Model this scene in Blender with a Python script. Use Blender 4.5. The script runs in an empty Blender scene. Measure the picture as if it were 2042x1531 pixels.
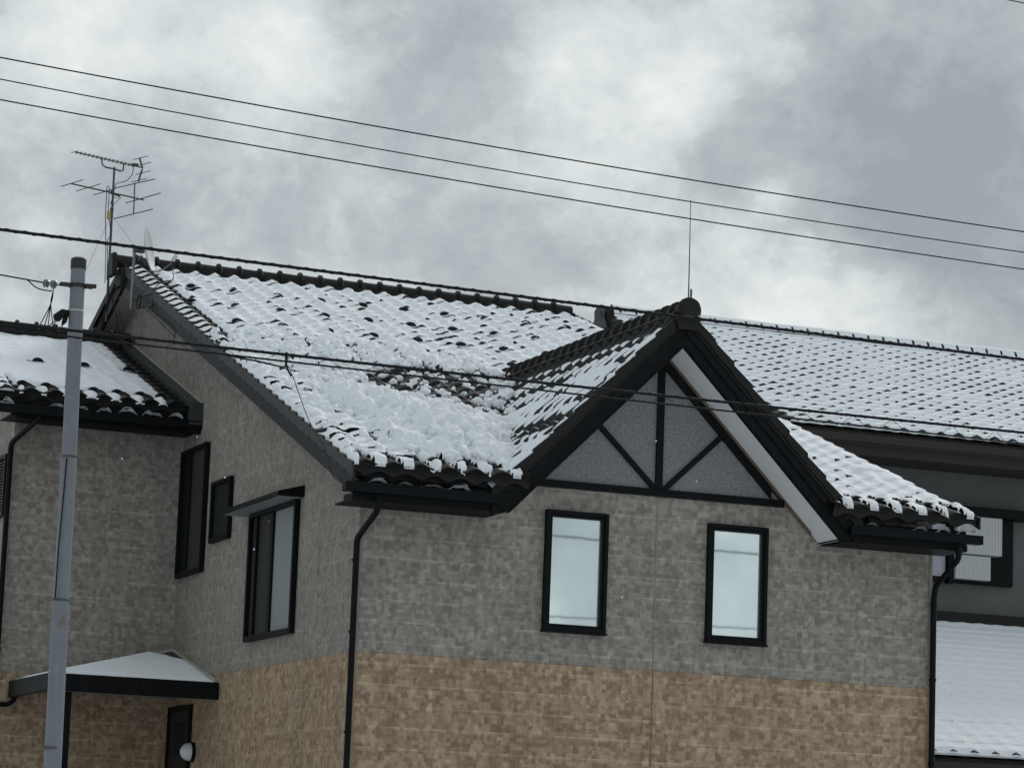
import bpy, math
import numpy as np
from mathutils import Vector, Matrix

# ------------------------------------------------------------------ camera
OFF = 3.94                      # height of the storey band above the ground
S = bpy.context.scene
COL = S.collection
rng = np.random.RandomState(7)

def cam():
    yaw, pitch, roll = [math.radians(a) for a in (21.38476914, 9.35770351, 2.15465737)]
    r = Vector((math.cos(yaw), -math.sin(yaw), 0)); f0 = Vector((math.sin(yaw), math.cos(yaw), 0)); u0 = Vector((0, 0, 1))
    f = f0*math.cos(pitch) + u0*math.sin(pitch); u = -f0*math.sin(pitch) + u0*math.cos(pitch)
    r2 = r*math.cos(roll) + u*math.sin(roll); u2 = -r*math.sin(roll) + u*math.cos(roll)
    m = Matrix(((r2.x, u2.x, -f.x, -10.63995645), (r2.y, u2.y, -f.y, -31.67832862), (r2.z, u2.z, -f.z, -2.43993808+OFF), (0, 0, 0, 1)))
    c = bpy.data.cameras.new('camera'); c.sensor_width = 36; c.lens = 36*5989.78/2042; c.clip_end = 2000; c.clip_start = .5
    o = bpy.data.objects.new('camera', c); o.matrix_world = m; COL.objects.link(o); S.camera = o
cam()

# ------------------------------------------------------------------ light
SUN_EL, SUN_AZ = math.radians(36), math.radians(48)      # azimuth from +Y towards +X: behind the house
def world():
    w = bpy.data.worlds.new('World'); S.world = w; w.use_nodes = True
    nt = w.node_tree; N = nt.nodes; L = nt.links; N.clear()
    out = N.new('ShaderNodeOutputWorld'); bg = N.new('ShaderNodeBackground'); bg.inputs['Strength'].default_value = .1
    L.new(bg.outputs[0], out.inputs[0])
    sky = N.new('ShaderNodeTexSky'); sky.sky_type = 'NISHITA'; sky.sun_disc = False
    sky.sun_elevation = SUN_EL; sky.sun_rotation = SUN_AZ
    tc = N.new('ShaderNodeTexCoord')
    nrm = N.new('ShaderNodeVectorMath'); nrm.operation = 'NORMALIZE'; L.new(tc.outputs['Generated'], nrm.inputs[0])
    D = nrm.outputs[0]
    def math_(op, a, b=None, c=None):
        n = N.new('ShaderNodeMath'); n.operation = op
        for i, v in enumerate((a, b, c)):
            if v is None: continue
            if isinstance(v, (int, float)): n.inputs[i].default_value = v
            else: L.new(v, n.inputs[i])
        return n.outputs[0]
    def noise(scale, detail, rough, vec, dist=0.):
        n = N.new('ShaderNodeTexNoise'); n.inputs['Scale'].default_value = scale; n.inputs['Detail'].default_value = detail
        n.inputs['Roughness'].default_value = rough; n.inputs['Distortion'].default_value = dist
        L.new(vec, n.inputs['Vector']); return n
    # stretched copy of the direction so that the clouds lie in layers
    st = N.new('ShaderNodeVectorMath'); st.operation = 'MULTIPLY'; st.inputs[1].default_value = (1, 1, 1.3); L.new(D, st.inputs[0])
    wob = noise(13, 5, .6, st.outputs[0])
    wv = N.new('ShaderNodeVectorMath'); wv.operation = 'MULTIPLY_ADD'
    L.new(wob.outputs['Color'], wv.inputs[0]); wv.inputs[1].default_value = (.075,)*3
    sub = N.new('ShaderNodeVectorMath'); sub.operation = 'SUBTRACT'; sub.inputs[1].default_value = (.0375,)*3; L.new(D, sub.inputs[0])
    L.new(sub.outputs[0], wv.inputs[2])
    W = wv.outputs[0]
    n1 = noise(10, 10, .58, st.outputs[0], .2); n2 = noise(27, 10, .6, st.outputs[0], .15)
    val = math_('ADD', math_('MULTIPLY', math_('SUBTRACT', n1.outputs[0], .5), 1.3), math_('MULTIPLY', math_('SUBTRACT', n2.outputs[0], .5), .85))
    blobs = [((.37, -.92, .125), .022, -.35), ((.375, -.918, .085), .022, .5), ((.43, -.895, .125), .016, .6), ((.41, -.90, .10), .016, -.3), ((.42, -.90, .07), .02, .25), ((.203, .945, .257), .040, .34), ((.205, .947, .236), .032, .24), ((.274, .926, .256), .030, .36), ((.262, .928, .258), .036, .24),
             ((.377, .89, .256), .040, .34), ((.402, .878, .259), .028, .32), ((.418, .866, .279), .036, .28), ((.437, .876, .192), .036, .75), ((.47, .865, .165), .035, .35), ((.40, .90, .168), .03, .35),
             ((.490, .84, .233), .075, -.34), ((.454, .86, .235), .055, -.26), ((.249, .947, .204), .05, -.20), ((.335, .899, .283), .026, -.22),
             ((.351, .912, .205), .05, -.20), ((.359, .894, .238), .03, .22), ((.225, .935, .277), .05, .12), ((.385, .902, .196), .03, .2),
             ((.28, .94, .226), .02, .14), ((.21, .955, .205), .04, -.08), ((.44, .88, .212), .022, .15), ((.5, .85, .19), .05, -.1), ((.31, .93, .2), .02, .12),
             ((.4, .895, .215), .03, .12)]
    n3 = noise(85, 6, .6, W, .1); val = math_('ADD', math_('MULTIPLY', math_('SUBTRACT', n3.outputs[0], .5), .45), math_('ADD', val, -.05))
    for d, wd, amp in blobs:
        v = Vector(d).normalized()
        dn = N.new('ShaderNodeVectorMath'); dn.operation = 'DISTANCE'; L.new(W, dn.inputs[0]); dn.inputs[1].default_value = v
        g = math_('POWER', 2.718, math_('MULTIPLY', math_('POWER', math_('DIVIDE', dn.outputs['Value'], wd*.8), 2.), -1.))
        val = math_('ADD', val, math_('MULTIPLY', g, amp*.92))
    mr = N.new('ShaderNodeMapRange'); mr.inputs[1].default_value = -.5; mr.inputs[2].default_value = .62; L.new(val, mr.inputs[0])
    cr = N.new('ShaderNodeValToRGB'); L.new(mr.outputs[0], cr.inputs[0])
    e = cr.color_ramp.elements
    e[0].position = 0; e[0].color = (.285, .32, .34, 1); e[1].position = 1; e[1].color = (.81, .84, .82, 1)
    k = cr.color_ramp.elements.new(.38); k.color = (.43, .468, .482, 1)
    k = cr.color_ramp.elements.new(.62); k.color = (.59, .635, .63, 1)
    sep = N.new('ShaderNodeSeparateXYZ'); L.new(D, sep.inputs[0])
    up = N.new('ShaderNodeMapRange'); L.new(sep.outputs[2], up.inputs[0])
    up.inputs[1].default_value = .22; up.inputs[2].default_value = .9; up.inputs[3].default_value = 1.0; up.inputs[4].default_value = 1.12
    sc = N.new('ShaderNodeVectorMath'); sc.operation = 'SCALE'; L.new(cr.outputs[0], sc.inputs[0]); bk = N.new('ShaderNodeMapRange'); L.new(sep.outputs[1], bk.inputs[0])      # sky lifted on the camera's side, fill light added for the front walls
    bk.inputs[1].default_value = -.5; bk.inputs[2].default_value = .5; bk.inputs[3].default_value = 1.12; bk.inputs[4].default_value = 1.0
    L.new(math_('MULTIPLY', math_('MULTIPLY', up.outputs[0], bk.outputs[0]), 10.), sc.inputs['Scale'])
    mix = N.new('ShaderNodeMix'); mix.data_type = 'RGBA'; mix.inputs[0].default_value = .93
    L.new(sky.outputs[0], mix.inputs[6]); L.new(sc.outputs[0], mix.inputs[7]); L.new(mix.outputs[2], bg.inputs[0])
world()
def sun():
    l = bpy.data.lights.new('sun', 'SUN'); l.energy = 1.3; l.angle = math.radians(12); l.color = (1, .96, .9)
    o = bpy.data.objects.new('sun', l); COL.objects.link(o)
    d = Vector((math.sin(SUN_AZ)*math.cos(SUN_EL), math.cos(SUN_AZ)*math.cos(SUN_EL), math.sin(SUN_EL)))
    o.location = d*60; o.rotation_euler = d.to_track_quat('Z', 'Y').to_euler()
sun()
S.view_settings.view_transform = 'Standard'; S.view_settings.look = 'None'; S.view_settings.gamma = 1; S.view_settings.exposure = .1
S.cycles.max_bounces = 6

# ------------------------------------------------------------------ materials
class NT:
    def __init__(s, name):
        s.m = bpy.data.materials.new(name); s.m.use_nodes = True; s.t = s.m.node_tree; s.N = s.t.nodes; s.L = s.t.links
        s.b = s.N['Principled BSDF']
        tc = s.N.new('ShaderNodeTexCoord'); s.co = tc.outputs['Object']
    def put(s, sock, v):
        if isinstance(v, (int, float)): sock.default_value = v
        elif isinstance(v, (tuple, list)): sock.default_value = tuple(v) + ((1,) if len(v) == 3 and len(sock.default_value) == 4 else ())
        else: s.L.new(v, sock)
    def math(s, op, *a, clamp=False):
        n = s.N.new('ShaderNodeMath'); n.operation = op; n.use_clamp = clamp
        for i, v in enumerate(a): s.put(n.inputs[i], v)
        return n.outputs[0]
    def noise(s, scale, detail=4, rough=.5, vec=None, dist=0.):
        n = s.N.new('ShaderNodeTexNoise'); n.inputs['Scale'].default_value = scale; n.inputs['Detail'].default_value = detail
        n.inputs['Roughness'].default_value = rough; n.inputs['Distortion'].default_value = dist
        s.L.new(vec or s.co, n.inputs['Vector']); return n
    def vec(s, op, a, b=None, c=None):
        n = s.N.new('ShaderNodeVectorMath'); n.operation = op
        for i, v in enumerate((a, b, c)):
            if v is not None: s.put(n.inputs[i], v)
        return n.outputs[0]
    def mix(s, fac, a, b, mode='MIX'):
        n = s.N.new('ShaderNodeMix'); n.data_type = 'RGBA'; n.blend_type = mode
        s.put(n.inputs[0], fac); s.put(n.inputs[6], a); s.put(n.inputs[7], b); return n.outputs[2]
    def rng(s, v, a, b, c, d):
        n = s.N.new('ShaderNodeMapRange'); s.put(n.inputs[0], v)
        for i, q in enumerate((a, b, c, d)): n.inputs[i+1].default_value = q
        return n.outputs[0]
    def xyz(s):
        n = s.N.new('ShaderNodeSeparateXYZ'); s.L.new(s.co, n.inputs[0]); return n.outputs
    def comb(s, x, y, z=0.):
        n = s.N.new('ShaderNodeCombineXYZ')
        for i, v in enumerate((x, y, z)): s.put(n.inputs[i], v)
        return n.outputs[0]
    def bump(s, h, strength, dist):
        n = s.N.new('ShaderNodeBump'); n.inputs['Strength'].default_value = strength; n.inputs['Distance'].default_value = dist
        s.L.new(h, n.inputs['Height']); s.L.new(n.outputs[0], s.b.inputs['Normal'])
    def col(s, v): s.put(s.b.inputs['Base Color'], v)
    def rough(s, v): s.put(s.b.inputs['Roughness'], v)

def simple(name, c, rough=.5, metal=0., var=.25, scale=6., bump=0., spec=.5):
    t = NT(name); n = t.noise(scale, 6, .6)
    lo = tuple(x*(1-var) for x in c); hi = tuple(x*(1+var) for x in c)
    cc = t.mix(n.outputs[0], lo, hi)
    if bump:
        sn = t.noise(1, 6, .7, t.vec('MULTIPLY', t.co, (14, 14, 2.5))); cc = t.mix(t.rng(sn.outputs[0], .52, .78, 0, .5), cc, tuple(x*1.8+.012 for x in c))
        sp = t.noise(55, 4, .7); cc = t.mix(t.rng(sp.outputs[0], .66, .78, 0, .5), cc, tuple(x*2+.03 for x in c))
    t.col(cc); t.rough(rough); t.b.inputs['Metallic'].default_value = metal
    t.b.inputs['Specular IOR Level'].default_value = spec
    if bump: t.bump(t.noise(scale*8, 4).outputs[0], bump, .01)
    return t.m

def siding(name, axis, lo, hi, hue, contrast=1.):
    t = NT(name); X = t.xyz(); u = X[0] if axis == 'x' else X[1]; z = X[2]
    base = t.comb(u, z)
    wob = t.noise(16, 3, .5, base)
    c = t.vec('ADD', base, t.vec('SCALE', t.vec('SUBTRACT', wob.outputs['Color'], (.5, .5, .5))))
    c.node.inputs[1].links[0].from_node.inputs['Scale'].default_value = .022
    def brick(w, h, off, sq, sf, seed):
        n = t.N.new('ShaderNodeTexBrick'); t.L.new(t.vec('ADD', c, (seed, seed*.37, 0)), n.inputs['Vector'])
        n.offset = off; n.squash = sq; n.squash_frequency = sf; n.offset_frequency = 2
        n.inputs['Color1'].default_value = (0, 0, 0, 1); n.inputs['Color2'].default_value = (1, 1, 1, 1); n.inputs['Mortar'].default_value = (.5, .5, .5, 1)
        n.inputs['Scale'].default_value = 1; n.inputs['Mortar Size'].default_value = 0.0; n.inputs['Brick Width'].default_value = w; n.inputs['Row Height'].default_value = h
        return n.outputs['Color']
    b1 = brick(.078, .047, .5, .6, 2, 3.1); b2 = brick(.13, .094, .37, 1.5, 3, 11.7); b3 = brick(.04, .094, .4, 1.6, 2, 5.3)
    v = t.math('ADD', t.math('MULTIPLY', b1, .50), t.math('ADD', t.math('MULTIPLY', b2, .17), t.math('MULTIPLY', b3, .33)))
    v = t.math('ADD', t.math('MULTIPLY', t.math('SUBTRACT', v, .5), contrast*1.3), .5)
    fine = t.noise(70, 6, .7, base); big = t.noise(.9, 4, .6, base); med = t.noise(5, 3, .5, base)
    v = t.math('ADD', v, t.math('MULTIPLY', t.math('SUBTRACT', fine.outputs[0], .5), 1.5))
    v = t.math('ADD', v, t.math('MULTIPLY', t.math('SUBTRACT', med.outputs[0], .5), .10), clamp=True)
    # faint pale rebate between the boards, every 235 mm, broken up
    zz = t.math('FRACT', t.math('DIVIDE', t.math('SUBTRACT', z, OFF - 9.4), .235))
    line = t.math('LESS_THAN', t.math('ABSOLUTE', t.math('SUBTRACT', zz, .5)), .055)
    brk = t.rng(t.noise(2.3, 3, .7, t.comb(u, t.math('MULTIPLY', t.math('FLOOR', t.math('DIVIDE', z, .235)), 3.3))).outputs[0], .38, .62, .12, 1)
    line = t.math('MULTIPLY', t.math('MULTIPLY', line, brk), .46 if axis == 'x' else .30)
    v = t.math('ADD', v, line, clamp=True)
    col = t.mix(v, lo, hi)
    hn = t.noise(7, 4, .6, base)
    col = t.mix(t.math('MULTIPLY', hn.outputs[0], .45), col, t.mix(.5, col, hue), 'MIX')
    # long faint weather streaks
    stn = t.noise(1., 5, .6, t.comb(t.math('MULTIPLY', u, 5), t.math('MULTIPLY', z, .45)))
    col = t.mix(t.rng(stn.outputs[0], .45, .8, 0, .28), col, (.07, .068, .06))
    col = t.mix(t.rng(big.outputs[0], .3, .7, 0, .14), col, (.115, .11, .095))
    t.col(col); t.rough(.85); t.b.inputs['Specular IOR Level'].default_value = .25
    t.bump(v, .9, .010)
    return t.m

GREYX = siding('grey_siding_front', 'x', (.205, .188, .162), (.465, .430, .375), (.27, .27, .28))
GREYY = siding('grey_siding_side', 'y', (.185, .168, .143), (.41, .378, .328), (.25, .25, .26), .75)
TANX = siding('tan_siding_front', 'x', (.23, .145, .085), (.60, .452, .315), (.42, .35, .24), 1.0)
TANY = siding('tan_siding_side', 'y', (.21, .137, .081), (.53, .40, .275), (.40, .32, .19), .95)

def tile_mat():
    t = NT('fired_clay_tile'); n = t.noise(9, 6, .65); m = t.noise(1.7, 5, .7); f = t.noise(60, 4, .6)
    c = t.mix(n.outputs[0], (.004, .004, .0045), (.017, .017, .016))
    c = t.mix(t.rng(m.outputs[0], .55, .75, 0, .5), c, (.030, .032, .020))
    c = t.mix(t.rng(f.outputs[0], .62, .8, 0, .25), c, (.06, .06, .055))
    t.col(c); t.b.inputs['Specular IOR Level'].default_value = .22; t.rough(t.rng(n.outputs[0], .3, .7, .4, .7)); t.bump(f.outputs[0], .25, .004); return t.m
TILE = tile_mat()
def snow_mat():
    t = NT('settled_snow'); n = t.noise(26, 8, .65); g = t.noise(2.2, 4, .6)
    t.col(t.mix(g.outputs[0], (.835, .88, .925), (.90, .93, .965))); t.rough(.75)
    t.b.inputs['Specular IOR Level'].default_value = .2
    t.bump(n.outputs[0], .7, .03); return t.m
SNOW = snow_mat()
TRIM = simple('dark_painted_trim', (.006, .0072, .0085), .6, var=.5, scale=5, bump=.1, spec=.1)
BARGE = simple('weathered_barge_board', (.017, .018, .020), .62, spec=.25, var=.4, scale=3.5, bump=.15)
FRAME = simple('black_aluminium', (.0035, .005, .006), .5, var=.3, spec=.12)
def soffit_mat():
    t = NT('soffit_board'); n = t.noise(2.5, 5, .65); t.col(t.mix(n.outputs[0], (.66, .68, .69), (.80, .81, .81))); t.rough(.8); return t.m
SOFFIT = soffit_mat()
WOODSTAIN = simple('stained_edge_strip', (.13, .095, .07), .8, var=.6, scale=14)
GALV = simple('galvanised_steel', (.23, .265, .31), .55, metal=.35, var=.22, scale=9, bump=.15)
def pole_mat():
    t = NT('dull_galvanised_pole'); n = t.noise(6, 6, .65); s = t.noise(1, 6, .7, t.vec('MULTIPLY', t.co, (30, 30, 1.6)))
    c = t.mix(n.outputs[0], (.12, .133, .15), (.21, .228, .255)); c = t.mix(t.rng(s.outputs[0], .55, .75, 0, .55), c, (.10, .11, .115))
    c = t.mix(t.rng(t.noise(3, 7, .7).outputs[0], .62, .7, 0, .6), c, (.12, .09, .06))
    t.col(c); t.rough(.55); t.b.inputs['Metallic'].default_value = .3; return t.m
POLE = pole_mat()
CABLE = simple('cable_sheath', (.006, .007, .008), .6, var=.3, spec=.2)
STEEL = simple('dull_antenna_metal', (.07, .072, .075), .45, metal=.5, var=.3)
DISHM = simple('pale_dish_paint', (.52, .54, .54), .5, var=.1)
PORC = simple('porcelain', (.12, .14, .15), .25, var=.3)
BEIGE = simple('aged_beige_plastic', (.35, .27, .12), .5, var=.2)
GLOBE = simple('opal_glass', (.62, .64, .66), .3, var=.06)
FLASH = simple('dark_flashing_metal', (.045, .050, .055), .45, metal=.2, var=.25, scale=3)
FLASHE = simple('pale_flashing_edge', (.36, .35, .31), .6, var=.3)
NBWALL = simple('olive_grey_render', (.115, .125, .122), .9, var=.12, scale=2)
NBFASC = simple('dark_brown_fascia', (.022, .016, .014), .7, var=.3)
def corrug():
    t = NT('ribbed_pale_metal'); X = t.xyz(); w = t.math('SINE', t.math('MULTIPLY', t.math('ADD', X[0], X[1]), 120.))
    t.col(t.mix(t.rng(w, -1, 1, 0, 1), (.40, .42, .42), (.50, .52, .52))); t.rough(.5); t.bump(w, .4, .01); return t.m
CORR = corrug()
def grid_wall():
    t = NT('lapped_dark_siding'); X = t.xyz(); f = t.math('FRACT', t.math('DIVIDE', X[2], .21)); g = t.math('FRACT', t.math('DIVIDE', X[0], .7))
    l = t.math('MAXIMUM', t.math('LESS_THAN', f, .09), t.math('LESS_THAN', g, .03))
    t.col(t.mix(l, t.mix(t.noise(3, 4).outputs[0], (.14, .15, .145), (.20, .21, .20)), (.04, .045, .045))); t.rough(.8); return t.m
NBSIDE = grid_wall()
def decor():
    t = NT('swirled_gable_panel'); X = t.xyz(); b = t.comb(X[0], X[2])
    w = t.noise(4.5, 3, .5, b)
    c = t.vec('ADD', b, t.vec('SCALE', t.vec('SUBTRACT', w.outputs['Color'], (.5, .5, .5)))); c.node.inputs[1].links[0].from_node.inputs['Scale'].default_value = .22
    v = t.N.new('ShaderNodeTexVoronoi'); v.voronoi_dimensions = '2D'; v.inputs['Scale'].default_value = 8.5; v.inputs['Randomness'].default_value = 1.
    t.L.new(c, v.inputs['Vector'])
    ring = t.math('SINE', t.math('MULTIPLY', v.outputs['Distance'], 17.))
    r = t.rng(ring, .25, .9, 0, 1)
    f = t.noise(40, 5, .6, b)
    base = t.mix(f.outputs[0], (.165, .178, .180), (.23, .240, .240))
    t.col(t.mix(t.math('MULTIPLY', r, .5), base, (.085, .10, .11))); t.rough(.75); t.bump(ring, .3, .005); return t.m
DECOR = decor()
def glass(name, tint, diff, fac, rough=.03):
    t = NT(name); N, L = t.N, t.L
    g = N.new('ShaderNodeBsdfGlossy'); g.inputs['Color'].default_value = tint + (1,); g.inputs['Roughness'].default_value = rough
    d = N.new('ShaderNodeBsdfDiffuse')
    n = t.noise(1.1, 3, .5); L.new(t.mix(n.outputs[0], tuple(x*.9 for x in diff), tuple(x*1.1 for x in diff)), d.inputs['Color'])
    bmp = N.new('ShaderNodeBump'); bmp.inputs['Strength'].default_value = .04; bmp.inputs['Distance'].default_value = .01
    L.new(t.noise(2.2, 2, .5).outputs[0], bmp.inputs['Height']); L.new(bmp.outputs[0], g.inputs['Normal'])
    m = N.new('ShaderNodeMixShader'); m.inputs[0].default_value = fac; L.new(d.outputs[0], m.inputs[1]); L.new(g.outputs[0], m.inputs[2])
    L.new(m.outputs[0], N['Material Output'].inputs[0]); return t.m
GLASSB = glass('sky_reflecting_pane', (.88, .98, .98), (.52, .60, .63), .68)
GLASSD = glass('dark_pane', (.6, .62, .62), (.015, .017, .018), .10, .08)
GLASSM = glass('dim_pane', (.6, .62, .62), (.045, .046, .045), .10, .1)
FROST = glass('dull_green_glass', (.5, .55, .52), (.018, .023, .021), .10, .3)
CURT = glass('pale_curtain_behind_glass', (.6, .65, .68), (.26, .28, .29), .12, .1)
def ground_mat():
    t = NT('patchy_winter_ground'); n = t.noise(.35, 8, .65); m = t.noise(6, 6, .6)
    c = t.mix(m.outputs[0], (.05, .05, .047), (.10, .095, .085)); c = t.mix(t.rng(n.outputs[0], .40, .47, 0, 1), c, (.78, .8, .84)); t.col(c); t.rough(.9); return t.m
GROUND = ground_mat()

# ------------------------------------------------------------------ helpers
def link(name, me, mats, parent=None, smooth=False):
    if not isinstance(mats, (list, tuple)): mats = [mats]
    for m in mats: me.materials.append(m)
    if smooth:
        me.polygons.foreach_set('use_smooth', np.ones(len(me.polygons), bool))
    o = bpy.data.objects.new(name, me); COL.objects.link(o)
    if parent:
        o.parent = parent
        w = Vector((0, 0, 0)); q = parent
        while q: w += q.location; q = q.parent
        o.location = -w
    return o
def npmesh(name, V, F, mats, parent=None, smooth=True):
    V = np.asarray(V, float).copy(); V[:, 2] += OFF
    F = np.asarray(F, np.int32); n = F.shape[1]
    me = bpy.data.meshes.new(name)
    me.vertices.add(len(V)); me.vertices.foreach_set('co', V.ravel())
    me.loops.add(F.size); me.loops.foreach_set('vertex_index', F.ravel())
    me.polygons.add(len(F)); me.polygons.foreach_set('loop_start', np.arange(0, F.size, n, dtype=np.int32))
    me.update(calc_edges=True); me.validate()
    return link(name, me, mats, parent, smooth)
class MB:
    def __init__(s): s.v = []; s.f = []
    def add(s, v, f):
        k = len(s.v); s.v += [tuple(map(float, p)) for p in v]; s.f += [tuple(i+k for i in q) for q in f]; return s
    def box(s, a, b):
        x0, x1 = sorted((a[0], b[0])); y0, y1 = sorted((a[1], b[1])); z0, z1 = sorted((a[2], b[2]))
        return s.add([(x0, y0, z0), (x1, y0, z0), (x1, y1, z0), (x0, y1, z0), (x0, y0, z1), (x1, y0, z1), (x1, y1, z1), (x0, y1, z1)],
              [(0, 3, 2, 1), (4, 5, 6, 7), (0, 1, 5, 4), (1, 2, 6, 5), (2, 3, 7, 6), (3, 0, 4, 7)])
    def prism(s, poly, d, fn):   # poly in 2D, d=(d0,d1), fn(a,b,d)->xyz
        n = len(poly); A = [fn(a, b, d[0]) for a, b in poly]; B = [fn(a, b, d[1]) for a, b in poly]
        return s.add(A+B, [tuple(range(n))[::-1], tuple(range(n, 2*n))] + [(i, (i+1) % n, n+(i+1) % n, n+i) for i in range(n)])
    def tube(s, pts, r, n=8, cap=True):
        P = [Vector(p) for p in pts]; R = r if hasattr(r, '__len__') else [r]*len(P)
        rings = []; up = None
        for i, p in enumerate(P):
            d = (P[min(i+1, len(P)-1)] - P[max(i-1, 0)])
            d = d.normalized() if d.length > 1e-9 else Vector((0, 0, 1))
            if up is None: up = Vector((0, 0, 1)) if abs(d.z) < .9 else Vector((1, 0, 0))
            a = d.cross(up).normalized(); b = a.cross(d).normalized(); up = b
            rings.append([p + (a*math.cos(t) + b*math.sin(t))*R[i] for t in [2*math.pi*k/n for k in range(n)]])
        v = [q for rg in rings for q in rg]; f = []
        for i in range(len(P)-1):
            for k in range(n): f.append((i*n+k, i*n+(k+1) % n, (i+1)*n+(k+1) % n, (i+1)*n+k))
        if cap: f.append(tuple(range(n))[::-1]); f.append(tuple((len(P)-1)*n+k for k in range(n)))
        return s.add(v, f)
    def build(s, name, mats, parent=None, smooth=False, bevel=0.):
        me = bpy.data.meshes.new(name); me.from_pydata([(x, y, z+OFF) for x, y, z in s.v], [], s.f); me.update()
        if not bevel and not smooth:
            import bmesh
            bm = bmesh.new(); bm.from_mesh(me); bmesh.ops.recalc_face_normals(bm, faces=bm.faces); bm.to_mesh(me); bm.free()
        o = link(name, me, mats, parent, smooth)
        if smooth:
            import bmesh
            bm = bmesh.new(); bm.from_mesh(me); bmesh.ops.recalc_face_normals(bm, faces=bm.faces); bm.to_mesh(me); bm.free()
            try: me.set_sharp_from_angle(angle=math.radians(45))
            except Exception: pass
        if bevel:
            m = o.modifiers.new('bevel', 'BEVEL'); m.width = bevel; m.segments = 2; m.limit_method = 'ANGLE'
        return o
def tag(o, label=None, cat=None, group=None, kind=None):
    for k, v in (('label', label), ('category', cat), ('group', group), ('kind', kind)):
        if v: o[k] = v
    return o
def thing(name, label, cat, loc, group=None):
    o = bpy.data.objects.new(name, None); COL.objects.link(o); o.location = (loc[0], loc[1], loc[2]+OFF); o.empty_display_size = .2
    return tag(o, label, cat, group)
XZ = lambda a, b, d: (a, d, b)
YZ = lambda a, b, d: (d, a, b)

# numpy noise
def _h(ix, iy, s):
    n = (ix.astype(np.int64)*374761393 + iy.astype(np.int64)*668265263 + s*982451653) & 0xffffffff
    n = ((n ^ (n >> 13))*1274126177) & 0xffffffff; n = n ^ (n >> 16)
    return (n & 0xffffff)/float(0x1000000)
def vnoise(x, y, s=0):
    ix = np.floor(x); iy = np.floor(y); fx = x-ix; fy = y-iy; fx = fx*fx*(3-2*fx); fy = fy*fy*(3-2*fy); ix = ix.astype(int); iy = iy.astype(int)
    a = _h(ix, iy, s); b = _h(ix+1, iy, s); c = _h(ix, iy+1, s); d = _h(ix+1, iy+1, s)
    return a*(1-fx)*(1-fy)+b*fx*(1-fy)+c*(1-fx)*fy+d*fx*fy
def fbm(x, y, s=0, o=4, g=.5):
    t = 0; a = 1; n = 0
    for k in range(o): t = t+a*vnoise(x*2**k+k*17.3, y*2**k-k*9.1, s+k); n += a; a *= g
    return t/n-.5
def mounds(x, y, scale, s=0, jit=.9):
    """rounded lumps: height 0..1 of the nearest clump"""
    gx = x/scale; gy = y/scale; ix = np.floor(gx).astype(int); iy = np.floor(gy).astype(int); best = np.zeros_like(gx)
    for dx in (-1, 0, 1):
        for dy in (-1, 0, 1):
            cx = ix+dx; cy = iy+dy
            px = cx+.5+(_h(cx, cy, s)-.5)*jit; py = cy+.5+(_h(cx, cy, s+5)-.5)*jit; r = .45+.45*_h(cx, cy, s+9)
            d2 = ((gx-px)**2+(gy-py)**2)/r**2
            best = np.maximum(best, (.45*np.sqrt(np.maximum(0, 1-d2))+.65*np.maximum(0, 1-np.sqrt(d2)))*r)
    return best
def sstep(x, a, b):
    t = np.clip((x-a)/(b-a), 0, 1); return t*t*(3-2*t)
def box_mask(x, y, x0, x1, y0, y1, s=.15):
    return sstep(x, x0-s, x0+s)*(1-sstep(x, x1-s, x1+s))*sstep(y, y0-s, y0+s)*(1-sstep(y, y1-s, y1+s))
def blob(x, y, cx, cy, rx, ry):
    return np.exp(-(((x-cx)/rx)**2+((y-cy)/ry)**2))
def poly_dist(x, y, P):
    """signed distance, positive inside"""
    P = np.array(P, float); d = np.full(x.shape, 1e9); ins = np.zeros(x.shape, bool)
    for i in range(len(P)):
        a = P[i]; b = P[(i+1) % len(P)]; e = b-a; t = np.clip(((x-a[0])*e[0]+(y-a[1])*e[1])/(e@e), 0, 1)
        d = np.minimum(d, np.hypot(x-a[0]-t*e[0], y-a[1]-t*e[1]))
        c = ((a[1] > y) != (b[1] > y)) & (x < (b[0]-a[0])*(y-a[1])/(b[1]-a[1]+1e-12)+a[0]); ins ^= c
    return np.where(ins, d, -d)

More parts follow.
